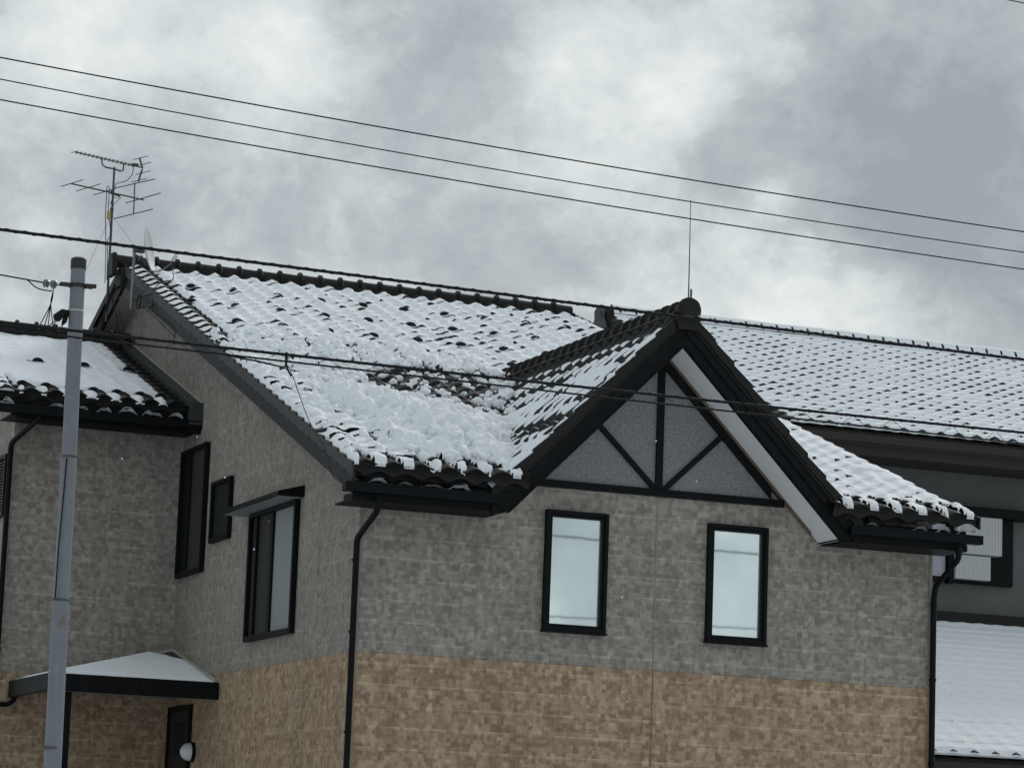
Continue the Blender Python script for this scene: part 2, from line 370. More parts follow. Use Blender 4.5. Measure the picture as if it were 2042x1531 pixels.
# ------------------------------------------------------------------ pantiled roofs
def tile_h(u, v, w, ex, u0, v0):
    c = (u-u0)/w; c = c-np.floor(c); s = (v-v0)/ex; k = np.floor(s); s = s-k
    wave = (.5-.5*np.cos(2*math.pi*c))**1.35
    h = .052*wave + .034*(1-s) - .012*np.clip(1-s/.14, 0, 1)**2
    j = _h(np.floor((u-u0)/w).astype(int), k.astype(int), 77)
    return h + .006*(j-.5)
def grid_mesh(name, us, vs, H, P, mask, mat, parent=None, skirt=None):
    U, V = np.meshgrid(us, vs, indexing='ij'); h = H
    nu, nv = U.shape
    pts = P(U, V, h).reshape(-1, 3)
    i = np.arange(nu-1)[:, None]*nv+np.arange(nv-1)[None, :]
    F = np.stack([i, i+nv, i+nv+1, i+1], -1)
    keep = mask if mask is not None else np.ones((nu-1, nv-1), bool)
    F = F[keep]
    if skirt:
        k = len(pts); extra = []; fs = []
        for line, off in skirt:
            idx = {'v0': np.arange(nu)*nv, 'v1': np.arange(nu)*nv+nv-1, 'u0': np.arange(nv), 'u1': (nu-1)*nv+np.arange(nv)}[line]
            uu = U.ravel()[idx]; vv = V.ravel()[idx]; hh = off(h.ravel()[idx]) if callable(off) else np.full(len(idx), off)
            q = P(uu, vv, hh); extra.append(q); n = len(idx)
            for a in range(n-1):
                if line in ('v0', 'v1'): m = keep[min(a, nu-2), 0 if line == 'v0' else nv-2]
                else: m = keep[0 if line == 'u0' else nu-2, min(a, nv-2)]
                if m: fs.append((idx[a], idx[a+1], k+a+1, k+a))
            k += n
        pts = np.vstack([pts]+extra); F = np.vstack([F, np.array(fs)]) if fs else F
    used = np.unique(F); remap = np.zeros(len(pts), int); remap[used] = np.arange(len(used))
    return npmesh(name, pts[used], remap[F], mat, parent)
def course_samples(v0, v1, ex):
    out = []
    n = int(math.ceil((v1-v0)/ex))
    for k in range(n):
        for s in (0.0, .05, .12, .3, .65, .985): 
            q = v0+(k+s)*ex
            if q < v1: out.append(q)
    out.append(v1); return np.array(out)
def cell(M): return M[:-1, :-1] & M[1:, :-1] & M[:-1, 1:] & M[1:, 1:]
def cellany(M): return M[:-1, :-1] | M[1:, :-1] | M[:-1, 1:] | M[1:, 1:]
def ridge_cap(name, a, b, r, seg, mat, parent, drop=.05, rimmed=True, ends=True):
    A = Vector(a); B = Vector(b); d = (B-A); n = max(1, round(d.length/seg)); d.normalize(); up = Vector((0, 0, 1)); side = d.cross(up).normalized(); up = side.cross(d).normalized()
    m = MB(); L = (B-A).length/n
    prof = [(math.cos(t), math.sin(t)) for t in np.linspace(-.35, math.pi+.35, 13)]
    for k in range(n):
        st = [(-.02, 1.22), (.0, 1.30), (.11, 1.30), (.15, 1.0), (.6, .96), (.99, .93)] if rimmed else [(0, 1), (1.02, .98)]
        jit = .985+.03*rng.rand(); tilt = (rng.rand()-.5)*.006
        rings = []
        for s, q in st:
            c = A+d*(L*(k+s)) + up*tilt
            rings.append([c+side*(x*r*q*jit)+up*(z*r*q*jit) for x, z in prof])
        v = [p for g in rings for p in g]; f = []; w = len(prof)
        for i in range(len(st)-1):
            for j in range(w-1): f.append((i*w+j, i*w+j+1, (i+1)*w+j+1, (i+1)*w+j))
        f.append(tuple(range(w))); f.append(tuple((len(st)-1)*w+j for j in range(w))[::-1])
        m.add(v, f)
    nf = len(m.f)
    if rimmed:
        for k in range(1, n):
            c = A+d*(L*k+.038)
            if rng.rand() < .2: continue
            aa, bb = .05+.3*rng.rand(), math.pi*(.45+.35*rng.rand())
            m.tube([c+side*(math.cos(t)*r*1.06)+up*(math.sin(t)*r*1.06) for t in np.linspace(math.pi-bb if side.y > 0 else aa, math.pi-aa if side.y > 0 else bb, 8)], .0075, 4)
    cap = m.build(name, [mat, SNOW], parent, smooth=True)
    for p in cap.data.polygons:
        if p.index >= nf: p.material_index = 1
    return cap

SL = .38; Z0 = 2.25; YE = -.75; YR = 10.2; W = 7.28
def plane(y): return Z0+SL*y
xg_top = lambda x: 4.10-np.abs(x-3.64)
def xr(y): return 7.42-.07*y     # right verge line

def P_main(U, V, h):             # u runs across 0..1 tiles, squeezed by the right verge
    x = -.36+(U+.36)*(xr(V)+.36)/(7.5+.36)
    n = math.sqrt(1+SL*SL)
    return np.stack([x, V-h*SL/n, plane(V)+h/n], -1)
TW = .3225; EX = .27; TU0 = -.36; TV0 = YE

house = thing('house', 'two-storey grey and tan brick-patterned house with snowy dark pantile roofs and a dormer gable', 'house', (3.64, 5, -3.94))
def build_main_roof():
    us = np.arange(-.36, 7.5+.001, TW/10); vs = course_samples(TV0, YR, EX)
    U, V = np.meshgrid(us, vs, indexing='ij'); h = tile_h(U, V, TW, EX, TU0, TV0)
    P = P_main(U, V, 0*h); x = P[..., 0]
    under = (xg_top(x)-.25 > plane(V))      # inside the dormer
    roof = grid_mesh('roof', us, vs, h, P_main, cell(~under), TILE, house,
        skirt=[('v0', lambda q: -.050-1.0*(q-.022)), ('u0', lambda q: q*.4-.075), ('u1', lambda q: q*.4-.075)])
    # solid boarding below the tiles and the far slope
    b = MB()
    for (xa, xb) in ((-.33, 1.25), (6.05, 7.4)):
        b.prism([(YE+.08, plane(YE+.08)-.03), (YR, plane(YR)-.03), (YR, plane(YR)-.14), (YE+.08, plane(YE+.08)-.14)], (xa, xb if xa < 0 else 6.7), YZ)
    b.prism([(5.4, plane(5.4)-.035), (YR, plane(YR)-.035), (YR, plane(YR)-.13), (5.4, plane(5.4)-.13)], (1.2, 6.1), YZ)
    b.build('roof_deck', TRIM, roof)
    yb = 20.4+.7
    b = MB(); zb = plane(YR)-SL*(yb-YR)
    b.prism([(YR, plane(YR)+.02), (yb, zb+.02), (yb, zb-.1), (YR, plane(YR)-.1)], (-.40, 6.75), YZ)
    b.build('rear_slope', TILE, roof)
    return roof
roof = build_main_roof()

# the dormer's two slopes
GX = .30; GE = .245; QE = 2.36; XC = 3.64; ZC = 4.10; YG = -.66
def P_gab(sgn):
    def f(U, V, h):   # u = y along the ridge, v = -(distance from ridge) so that v grows up-slope
        q = -V; n = math.sqrt(2)
        return np.stack([XC+sgn*(q+h/n), U+0*h, ZC-q+h/n], -1)
    return f
def build_gable():
    for sgn in (-1, 1):
        us = np.arange(YG, 6.2, GX/10); vs = course_samples(-QE, -.03, GE)
        U, V = np.meshgrid(us, vs, indexing='ij'); h = tile_h(U, V, GX, GE, YG, -QE)
        z = ZC+V; ok = z > plane(U)-.16
        grid_mesh('dormer_roof', us, vs, h, P_gab(sgn), cell(ok), TILE, house,
                  skirt=[('v0', lambda q: q-.06), ('u0', lambda q: q*.3-.085)])
build_gable()

# ------------------------------------------------------------------ snow
def P_off(P, extra=0): return P
def snow_sheet(name, label, us, vs, P, tile, F, T, extra_mask=None, group=None, kf=.5, dv=True):
    """F: cover field (>0 snow lies), T: thickness"""
    a = sstep(F, -.05, .17); ru = np.minimum(us-us[0], us[-1]-us)[:, None]; T = T*(.35+.65*np.sqrt(np.clip(ru/.07, 0, 1)))
    k = kf*np.clip(1-(T-.05)/.16, 0, 1)
    dome = .16+.84*np.sqrt(np.clip(F/.45, 0, 1))
    if dv: T = T*(.3+.7*np.sqrt(np.clip((vs-vs[0])/.09, 0, 1)))[None, :]
    h = (k*tile+T*dome)*a + (tile*.95-.012)*(1-a)
    M = F > -.05
    if extra_mask is not None: M &= extra_mask
    o = grid_mesh(name, us, vs, h, P, cellany(M) if extra_mask is None else cell(M), SNOW, skirt=[('u0', 0.), ('v0', .012), ('u1', 0.)])
    tag(o, label, 'snow', group, 'stuff'); return o
BARE = [(1.15, 3.7), (1.5, 4.3), (2.2, 4.7), (3.3, 4.75), (3.1, 3.9), (2.5, 2.2), (1.9, 2.25), (1.45, 2.75), (1.15, 3.1)]
HEAP = [(.20, 2.7), (.55, 2.95), (.9, 2.75), (1.6, 2.45), (2.15, 2.1), (2.35, 1.5), (1.75, -.3), (1.35, -.72), (.6, -.4), (.35, .1), (.42, 1.2), (.12, 1.9)]
def main_snow():
    st = .024
    us = np.arange(-.345, 7.48, st); vs = np.arange(TV0-.012, YR-.08, st)
    U, V = np.meshgrid(us, vs, indexing='ij'); tile = tile_h(U, V, TW, EX, TU0, TV0)
    x = P_main(U, V, 0*U)[..., 0]; y = V
    c = (U-TU0)/TW; ci = np.floor(c).astype(int); c = c-np.floor(c); s = (V-TV0)/EX; si = np.floor(s).astype(int); s = s-np.floor(s)
    crest = np.exp(-((c-.5)/.17)**2)
    n1 = fbm(x*2.2, y*2.2, 1); n2 = fbm(x*7, y*7, 2); n3 = fbm(x*22, y*22, 3, 3)
    # upper sheet: thin, tiles read through it, dark peeks at some noses
    nose = crest*np.exp(-((s-.06)/.13)**2)
    jit = _h(ci, si, 31)
    T = .042+.014*n1+.014*n2+.008*n3+.012*nose
    F = .26+.4*n2+.2*n1 - nose*(.10+.42*(jit > .93))
    # half-buried course edges: a shallow bite just below each nose
    T = T-.022*np.exp(-((s-.93)/.10)**2)*(.25+.9*crest)*(.4+jit)
    # thin groove along one flank of every crest
    T = T-.010*np.exp(-((c-.72)/.08)**2)
    T = T+(.020*np.exp(-((c-.5)/.2)**2)-.014)*sstep(y, 3.5, 5)-.014*np.exp(-((c-.66)/.12)**2)*np.exp(-((s-.10)/.22)**2)*(.5+jit)-.009*(1-s)
    # left verge: one column of lozenges, then a dark broken strip
    strip = np.exp(-((U+.03)/.036)**2)*sstep(y, 4.6, 5.2)
    F = F-strip*(.75+.5*n3)
    vg = (U < -.06)
    F = np.where(vg & (y > 4.9), .2-.5*np.exp(-((s-.03)/.05)**2)+.2*n3, F)
    # guards melt through
    # messy band between sheet and heap
    edge = 5.35+.75*sstep(x, .2, 1.0)-1.1*sstep(x, 2.9, 3.6) + .6*n1
    messy = sstep(edge-y, -.15, .5)*(1-sstep(x, 4.5, 5))
    m1 = mounds(x+.15*n1, y, .30, 11); m2 = mounds(x, y+.1*n2, .15, 12); m3 = mounds(x, y, .075, 13)
    Fm = -.17+1.35*n2+1.0*n1+.45*m1+.30*m2-.35*nose
    Tm = .015+.10*m1+.08*m2+.04*m3+.04*n2
    F = F*(1-messy)+Fm*messy; T = T*(1-messy)+Tm*messy
    # slipped patch with bare tiles
    bd = poly_dist(x+.25*n2, y+.3*n1, BARE)
    bare = sstep(bd, -.22, .25)
    F = F-bare*(.42+.25*crest+.2*(1-s)) + bare*.42*(np.exp(-((s-.55)/.25)**2)*(1-crest))*(_h(ci, si, 5) > .35)
    T = T*(1-.45*bare)
    # heap of slid snow
    hd = poly_dist(x+.28*n2+.18*n1, y+.28*n1, HEAP)
    hp = sstep(hd, -.05, .22)
    big = mounds(x+.12*n2, y+.1*n1, .42, 21, 1.); 
    m4 = mounds(x+.3, y-.2, .11, 15, 1.); Th = .02+.10*sstep(hd, .1, .8)+.11*big+.10*m1+.07*m2+.06*m4+.03*m3+.06*n1+.05*n2
    T = T*(1-hp)+Th*hp; F = np.maximum(F, hp*.5-.1)
    # ragged snow against the left verge lower down
    low = (y < 4.6) & (x < .1)
    lw = (1-sstep(y, 4.2, 4.7))*(1-sstep(x+.3*n2, .25, .6))*(1-hp)
    F = F*(1-lw)+(.24+.5*n2+.5*n1-.40*np.exp(-((s-.02)/.06)**2)*(x > -.28))*lw; T = T*(1-lw)+(.050+.035*m2+.03*m3+.02*n2-.02*np.exp(-((s-.95)/.12)**2))*lw
    # eave: lobes in the troughs, dark noses between, row of guards above
    e = 1-sstep(y, -.42, -.18)
    lobes = np.exp(-((c-.02)/.34)**2)+np.exp(-((c-1.02)/.34)**2)
    Fe = .06+.52*lobes+.25*n2+.25*(hp)*sstep(y, -.5, -.3)-.8*np.exp(-((y+.47)/.055)**2)*np.exp(-((c-.5)/.27)**2)
    cd = np.minimum(c, 1-c); lr = _h(np.round((U-TU0)/TW).astype(int), 0*ci, 91); vc = TV0-.03+.12*lr*lr+2.6*cd**2.2+.06*n2
    Fe = Fe-6*np.maximum(0, vc-V)
    F = F*(1-e)+np.minimum(F+.1, Fe)*e; T = T*(1-e)+(.055+.05*lobes+.02*n2)*e
    # right part by the eave: thin clean sheet with soft tile bumps
    r = sstep(x, 5.4, 5.8)*(1-sstep(y, 3.6, 4.2))*(1-e)
    F = F*(1-r)+(.3-.55*nose*(jit > .62)+.15*n1)*r; T = T*(1-r)+(.052+.012*n1+.012*n2)*r
    bl = blob(x, y, 6.95, .95, .28, .3); T = T+.10*bl+.06*bl*m2; 
    # dusting right below the ridge
    F = np.where(y > YR-.22, -.2, F)
    ok = ~(xg_top(x)-.1 > plane(V)+.06)
    snow_sheet('roof_snow', 'snow lying over the main pantile roof of the near house, heaped where it slid down', us, vs, P_main, tile, F, np.maximum(T, .01), ok, kf=.72)
main_snow()

def ico():
    t = (1+5**.5)/2
    v = np.array([(-1, t, 0), (1, t, 0), (-1, -t, 0), (1, -t, 0), (0, -1, t), (0, 1, t), (0, -1, -t), (0, 1, -t), (t, 0, -1), (t, 0, 1), (-t, 0, -1), (-t, 0, 1)], float)
    f = [(0, 11, 5), (0, 5, 1), (0, 1, 7), (0, 7, 10), (0, 10, 11), (1, 5, 9), (5, 11, 4), (11, 10, 2), (10, 7, 6), (7, 1, 8), (3, 9, 4), (3, 4, 2), (3, 2, 6), (3, 6, 8), (3, 8, 9), (4, 9, 5), (2, 4, 11), (6, 2, 10), (8, 6, 7), (9, 8, 1)]
    v /= np.linalg.norm(v[0]); v = [tuple(p) for p in v]; mid = {}; F = []
    for a, b, c in f:
        q = []
        for i, j in ((a, b), (b, c), (c, a)):
            k = (min(i, j), max(i, j))
            if k not in mid:
                p = (np.array(v[i])+np.array(v[j])); p /= np.linalg.norm(p); mid[k] = len(v); v.append(tuple(p))
            q.append(mid[k])
        F += [(a, q[0], q[2]), (b, q[1], q[0]), (c, q[2], q[1]), tuple(q)]
    return np.array(v), np.array(F)
def clumps(name, label, P, field, u0, u1, v0, v1, n, seed, lift):
    R = np.random.RandomState(seed); V0, F0 = ico(); VV = []; FF = []; k = 0; tries = 0; cnt = 0
    while cnt < n and tries < n*12:
        tries += 1; u = u0+(u1-u0)*R.rand(); v = v0+(v1-v0)*R.rand(); w, hh = field(u, v)
        if R.rand() > w: continue
        r = .018+.06*R.rand()**2.6; c = P(np.array(u), np.array(v), np.array(hh+lift*r)).reshape(3)
        A = R.randn(3, 3); A, _ = np.linalg.qr(A); sc = r*(np.array([1, .85, .72])+.25*R.rand(3))
        q = V0*(1+.16*R.randn(len(V0), 1)); q = (q*sc) @ A.T
        VV.append(q+c); FF.append(F0+k); k += len(V0); cnt += 1
    o = npmesh(name, np.vstack(VV), np.vstack(FF), SNOW); return tag(o, label, 'snow', None, 'stuff')
def clump_field(u, v):
    a = np.array([[u]]); b = np.array([[v]]); x = float(P_main(a, b, 0*a)[0, 0, 0]); y = v
    if 4.10-abs(x-3.64) > plane(y)-.02: return 0, 0
    hd = float(poly_dist(np.array([x]), np.array([y]), HEAP)[0]); bd = float(poly_dist(np.array([x]), np.array([y]), BARE)[0])
    if hd > -.1: return .9, .05+.17*min(1, max(0, hd/.6))
    if bd > .05: return .10, .03
    if x < .3 and y < 4.6: return .22, .05
    if 2.5 < y < 5.9 and x < 3.6: return .55*min(1, (5.9-y)/.6), .05
    return 0, 0
clumps('snow_clumps', 'broken lumps of slid snow scattered over the heap on the lower main roof', P_main, clump_field, -.3, 3.6, -.45, 5.9, 2600, 3, .25)

def gable_snow():
    st = .022
    us = np.arange(YG+.01, 5.6, st); vs = np.arange(-QE-.03, -.12, st)
    U, V = np.meshgrid(us, vs, indexing='ij'); tile = tile_h(U, V, GX, GE, YG, -QE)
    y = U; q = -V
    c = (U-YG)/GX; c = c-np.floor(c); s = (V+QE)/GE; si = np.floor(s).astype(int); s = s-np.floor(s)
    n1 = fbm(y*2.2, q*2.2, 41); n2 = fbm(y*7, q*7, 42); n3 = fbm(y*20, q*20, 43, 3)
    crest = np.exp(-((c-.5)/.2)**2)
    x = XC-q
    # mostly bare near the ridge and towards the valley; a patch in the middle; wet slush low down and along the barge
    patch = poly_dist(y+.3*n1, q+.12*n2, [(.1, .45), (1.2, .55), (2.2, .85), (2.75, 1.15), (1.9, 1.32), (.6, 1.2), (-.3, 1.12), (-.7, .85)])
    F = -.22+.5*n2
    F = np.maximum(F, sstep(patch, -.1, .12)*.62-.22+.55*n2+.5*n1-.42*crest*(.6+.8*vnoise(y*3, q*5, 48)))
    rows = .10-.55*crest+.5*n1+.22*n2-.16*(1-sstep(q, .3, .55))
    F = np.maximum(F, rows*sstep(2.3-y, 0, 1.2))
    fl = -.09+.52*np.exp(-((c-.30)/.15)**2)*sstep(s, .15, .4)+.75*n2+.35*n1
    F = np.maximum(F, fl*sstep(q, .20, .36)*(1-sstep(y, 3.6, 4.6))-.6*(q < .2))
    barge = np.exp(-((y-YG-.11)/.12)**2)
    F = np.maximum(F, -.14+.40*barge+.6*n2+.4*n1-.5*(q < .25))
    lowp = sstep(q, 1.50, 1.72)*(1-sstep(y, 1.6, 2.3))
    F = np.maximum(F, (.14-.50*crest+.7*n2+.30*sstep(q, 1.9, 2.2))*lowp)
    gap = np.exp(-((q-1.42)/.09)**2)*(1-.7*barge)
    F = F-gap*.5
    gv = sstep(plane(U)-(ZC-q), -.32, -.08); F = np.maximum(F, (.12+.4*n2)*gv*(1-sstep(y, 1.9, 2.4)))
    m1 = mounds(y, q, .2, 45); m2 = mounds(y, q, .1, 46)
    T = .036+.025*n2+.012*n3+.05*sstep(patch, .05, .3)*m1+.02*m2
    foot = sstep(q, 1.7, 2.1); T = T+foot*(.05+.07*m1+.04*m2)
    ok = (ZC-q > plane(U)-.20)
    o = snow_sheet('dormer_snow', 'thin streaky snow on the left slope of the dormer gable roof', us, vs, P_gab(-1), tile, F, T, ok)
    # right-hand slope, seen only from elsewhere
    us2 = us[::3]; vs2 = vs[::3]; U, V = np.meshgrid(us2, vs2, indexing='ij'); tile = tile_h(U, V, GX, GE, YG, -QE)
    F = .05+.6*fbm(U*3, V*3, 50); T = .05+0*F
    snow_sheet('dormer_snow', 'patchy snow on the hidden right slope of the dormer gable roof', us2, vs2, P_gab(1), tile, F, T, (ZC+V > plane(U)-.1))
gable_snow()

# snow guards (small arched lugs), one mesh shared by all
def arch_mesh():
    m = MB(); n = 9; A = []; B = []
    for k in range(n):
        t = math.pi*k/(n-1); A.append((math.cos(t)*.078, -.03, math.sin(t)*.056)); B.append((math.cos(t)*.074, .03, math.sin(t)*.050))
    v = A+B; f = [tuple(range(n))[::-1], tuple(range(n, 2*n))]+[(i, i+1, n+i+1, n+i) for i in range(n-1)]
    m.add(v, f); me = bpy.data.meshes.new('snow_guard'); me.from_pydata(m.v, [], m.f); me.materials.append(TILE)
    import bmesh
    bm = bmesh.new(); bm.from_mesh(me); bmesh.ops.recalc_face_normals(bm, faces=bm.faces); bm.to_mesh(me); bm.free()
    return me
GUARD = arch_mesh()
def guard(x, y, z, slope, parent):
    o = bpy.data.objects.new('snow_guard', GUARD); COL.objects.link(o); o.parent = parent
    w = Vector((0, 0, 0)); q = parent
    while q: w += q.location; q = q.parent
    o.location = Vector((x, y, z+OFF))-w; o.rotation_euler = (math.atan(slope), 0, (rng.rand()-.5)*.15); return o
for y, xs in ((8.79, [.29+.6375*k for k in range(10)]), (7.66, [0+.6385*k for k in range(10)]), (6.57, [.35+.6415*k for k in range(8)]), (5.49, [2.67, 3.28, 3.9, 4.55, .68]),):
    for x in xs:
        if xg_top(np.array(x)) < plane(y)+.05: guard(x, y, plane(y)+.045, SL, roof)
for x in (.02, .35, .67, .99, 5.98, 6.30, 6.62, 6.94):
    guard(x, -.50, plane(-.50)+.055, SL, roof)

# ------------------------------------------------------------------ ridges
ridge_cap('ridge_cap', (-.52, YR, plane(YR)+.04), (6.68, YR, plane(YR)+.04), .112, .31, TILE, roof)
m = MB(); m.box((-.42, YR-.13, plane(YR)-.02), (6.62, YR+.13, plane(YR)+.035)); m.build('ridge_course', TILE, roof)
m = MB(); m.prism([(YR-.17, plane(YR)-.17), (YR+.17, plane(YR)-.17), (YR+.13, plane(YR)+.10), (YR+.06, plane(YR)+.16), (YR-.06, plane(YR)+.16), (YR-.13, plane(YR)+.10)], (-.56, -.48), YZ); m.build('ridge_end_tile', TILE, roof, bevel=.01)
ridge_cap('ridge_cap', (XC, YG-.08, 4.105), (XC, 5.45, 4.105), .115, .27, TILE, house)
m = MB(); m.prism([(XC-.17, 4.06), (XC-.10, 4.12), (XC+.10, 4.12), (XC+.17, 4.06), (XC+.12, 3.98), (XC-.12, 3.98)], (YG+.02, 5.4), XZ); m.build('ridge_course', TILE, house)
m = MB()
for i, (r0, ya, yb) in enumerate(((.128, YG-.12, YG-.03),)):
    m.tube([(XC, ya, 4.125), (XC, ya+.015, 4.125), (XC, yb, 4.125)], [r0*.9, r0, r0], 28)
m.prism([(XC-.17, 4.04), (XC+.17, 4.04), (XC+.11, 3.88), (XC-.11, 3.88)], (YG-.05, YG-.03), XZ)
m.build('ridge_end_tile', TILE, house, smooth=True)

# ------------------------------------------------------------------ dormer barge boards, soffit, tympanum
def slope_board(m, lo, hi, x0, x1, ya, yb):     # board following the 45 degree slope on one side; lo/hi are apex heights
    m.prism([(x0, lo-abs(x0-XC)), (x1, lo-abs(x1-XC)), (x1, hi-abs(x1-XC)), (x0, hi-abs(x0-XC))], (ya, yb), XZ)
for sg in (-1, 1):
    m = MB()
    ft = 2.09
    m.prism([(XC, 3.69), (XC+sg*ft, 1.60), (XC+sg*(ft+.20), 1.66), (XC+sg*(ft+.20), 4.06-ft-.20), (XC, 4.06)], (YG+.04, YG+.10), XZ)
    bb = m.build('barge_board', TRIM, house, bevel=.004)
    m = MB(); slope_board(m, 3.86, 4.055, XC+sg*.002, XC+sg*(ft+.22), YG+.015, YG+.038); m.build('board_strip', TRIM, bb)
    m = MB(); slope_board(m, 3.70, 3.725, XC+sg*.002, XC+sg*(ft-.02), YG+.022, YG+.038); m.build('board_bead', TRIM, bb)
    m = MB()                                        # stepped verge tiles
    n = 9
    for k in range(n):
        q0 = .12+k*GE; q1 = q0+GE+.01
        m.prism([(XC+sg*q0, ZC-q0+.045), (XC+sg*q1, ZC-q1+.085), (XC+sg*q1, ZC-q1-.055), (XC+sg*q0, ZC-q0-.075)], (YG-.015+.0004*k, YG+.03), XZ)
    m.build('verge_tiles', TILE, house)
    m = MB(); slope_board(m, 3.735, 3.765, XC, XC+sg*2.12, YG+.10, .0); sf = m.build('soffit', SOFFIT, house)
    m = MB(); slope_board(m, 3.695, 3.734, XC, XC+sg*1.98, -.05, -.002); m.build('edge_strip', WOODSTAIN, sf)
    m = MB(); slope_board(m, 3.55, 3.694, XC, XC+sg*1.455, -.035, -.002); m.build('gable_border', TRIM, house)
    # closing of the foot: short return to the wall
    m = MB(); m.prism([(XC+sg*2.10, 1.615), (XC+sg*2.27, 1.66), (XC+sg*2.27, 1.80), (XC+sg*2.10, 1.80)], (YG+.10, -.002), XZ); m.build('board_return', TRIM, bb)
m = MB(); m.prism([(XC-1.54, 2.10), (XC+1.54, 2.10), (XC, 3.60)], (-.012, .0), XZ)
pan = m.build('gable_panel', DECOR, house)
m = MB(); m.box((2.02, -.055, 2.015), (5.26, -.002, 2.10)); m.build('gable_beam', FRAME, house, bevel=.004)
m = MB(); m.box((3.588, -.050, 2.1), (3.675, -.013, 3.57)); m.build('king_post', FRAME, house, bevel=.004)
def strut(a, b, w):
    a = Vector((a[0], 0, a[1])); b = Vector((b[0], 0, b[1])); d = (b-a).normalized(); n = Vector((-d.z, 0, d.x))*w/2
    m = MB(); m.prism([((a-n).x, (a-n).z), ((b-n).x, (b-n).z), ((b+n).x, (b+n).z), ((a+n).x, (a+n).z)], (-.045, -.014), XZ); return m.build('strut', FRAME, house)
strut((3.585, 2.10), (2.84, 2.80), .062); strut((3.70, 2.10), (4.44, 2.80), .062)

# ------------------------------------------------------------------ walls
ZG = -3.94
def wall(poly, d, fn, mat): m = MB(); m.prism(poly, d, fn); return m.build('wall', mat, house)
# front: grey above the band, tan below; grey runs up to the roof
wall([(0, .0), (W, .0), (W, 2.0), (5.35, 2.0), (5.15, 2.16), (XC, 3.72), (2.13, 2.16), (1.93, 2.0), (0, 2.0)], (.0, .14), XZ, GREYX)
wall([(0, ZG), (W, ZG), (W, -.003), (0, -.003)], (-.004, .14), XZ, TANX)
# left side (a gable) and right side
yb = 20.4
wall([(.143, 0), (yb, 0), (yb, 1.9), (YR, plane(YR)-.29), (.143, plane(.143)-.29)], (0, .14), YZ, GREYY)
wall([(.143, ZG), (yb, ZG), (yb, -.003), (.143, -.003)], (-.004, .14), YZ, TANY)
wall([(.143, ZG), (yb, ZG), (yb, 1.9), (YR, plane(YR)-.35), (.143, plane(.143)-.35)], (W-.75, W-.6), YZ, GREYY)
wall([(W-.6, ZG), (W, ZG), (W, 1.95), (W-.6, 1.95)], (.143, .30), XZ, GREYX)
wall([(.15, ZG), (W-.76, ZG), (W-.76, 1.8), (.15, 1.8)], (yb-.15, yb), XZ, GREYX)
# expansion joint and corner trims
m = MB(); m.box((3.632, -.007, .004), (3.648, -.001, 2.012)); m.build('joint', simple('joint_sealant', (.24, .225, .20), .8), house)
m = MB(); m.box((3.633, -.010, ZG), (3.647, -.005, -.004)); m.build('joint', simple('tan_joint_sealant', (.20, .13, .085), .8), house)
for x, y in ((-.006, -.008), (W-.035, -.008)):
    for za, zb_, mt in ((0, 1.66, simple('grey_corner', (.22, .21, .19), .8)), (ZG, -.004, simple('tan_corner', (.30, .22, .155), .8))):
        m = MB(); m.box((x, y-.003, za), (x+.041, y+.004, zb_)); m.build('corner_trim', mt, house)

# main verge on the left: ribbed tile flaps, barge board, soffit
m = MB()
n = int((YR-YE)/EX)
for k in range(n+1):
    y0 = YE+k*EX; y1 = min(y0+EX+.012, YR)
    m.prism([(y0, plane(y0)+.045), (y1, plane(y1)+.005), (y1, plane(y1)-.10), (y0, plane(y0)-.125)], (-.372+.0004*(k % 2), -.352), YZ)
vt = m.build('verge_tiles', simple('weathered_verge_tile', (.040, .040, .039), .7, var=.5, scale=10), roof)
m = MB(); m.prism([(YE+.05, plane(YE)-.02), (YR, plane(YR)-.06), (YR, plane(YR)-.30), (YE+.30, plane(YE+.30)-.30), (YE+.05, plane(YE)-.27)], (-.345, -.305), YZ)
m.build('barge_board', BARGE, roof, bevel=.004)
m = MB(); m.prism([(YE+.15, plane(YE)-.265), (YR, plane(YR)-.285), (YR, plane(YR)-.30), (YE+.15, plane(YE)-.285)], (-.305, .0), YZ)
m.prism([(-.02, plane(0)-.30), (YR, plane(YR)-.30), (YR, plane(YR)-.36), (-.02, plane(0)-.36)], (-.04, -.002), YZ)
m.build('soffit', BARGE, roof)
zb = plane(YR)-SL*(yb+.7-YR)
m = MB(); m.prism([(YR, plane(YR)-.03), (yb+.7, zb-.03), (yb+.7, zb-.30), (YR, plane(YR)-.30)], (-.35, -.30), YZ)
m.build('barge_board', BARGE, roof)
m = MB(); m.prism([(YR, plane(YR)-.285), (yb+.7, zb-.285), (yb+.7, zb-.30), (YR, plane(YR)-.30)], (-.30, .0), YZ); m.build('soffit', simple('aged_soffit', (.36, .34, .30), .85, var=.2), roof)
m = MB(); m.box((-.43, YR-.16, plane(YR)-.32), (-.30, YR+.16, plane(YR)-.05)); m.build('apex_block', BARGE, roof, bevel=.01)
m = MB()
for k in range(n+1):
    y0 = YE+k*EX; y1 = min(y0+EX+.01, YR)
    if y1 <= y0: continue
    m.prism([(y0, plane(y0)+.04), (y1, plane(y1)+.005), (y1, plane(y1)-.09), (y0, plane(y0)-.11)], (xr(y0)+.012, xr(y0)+.035), YZ)
m.build('verge_tiles', TILE, roof)

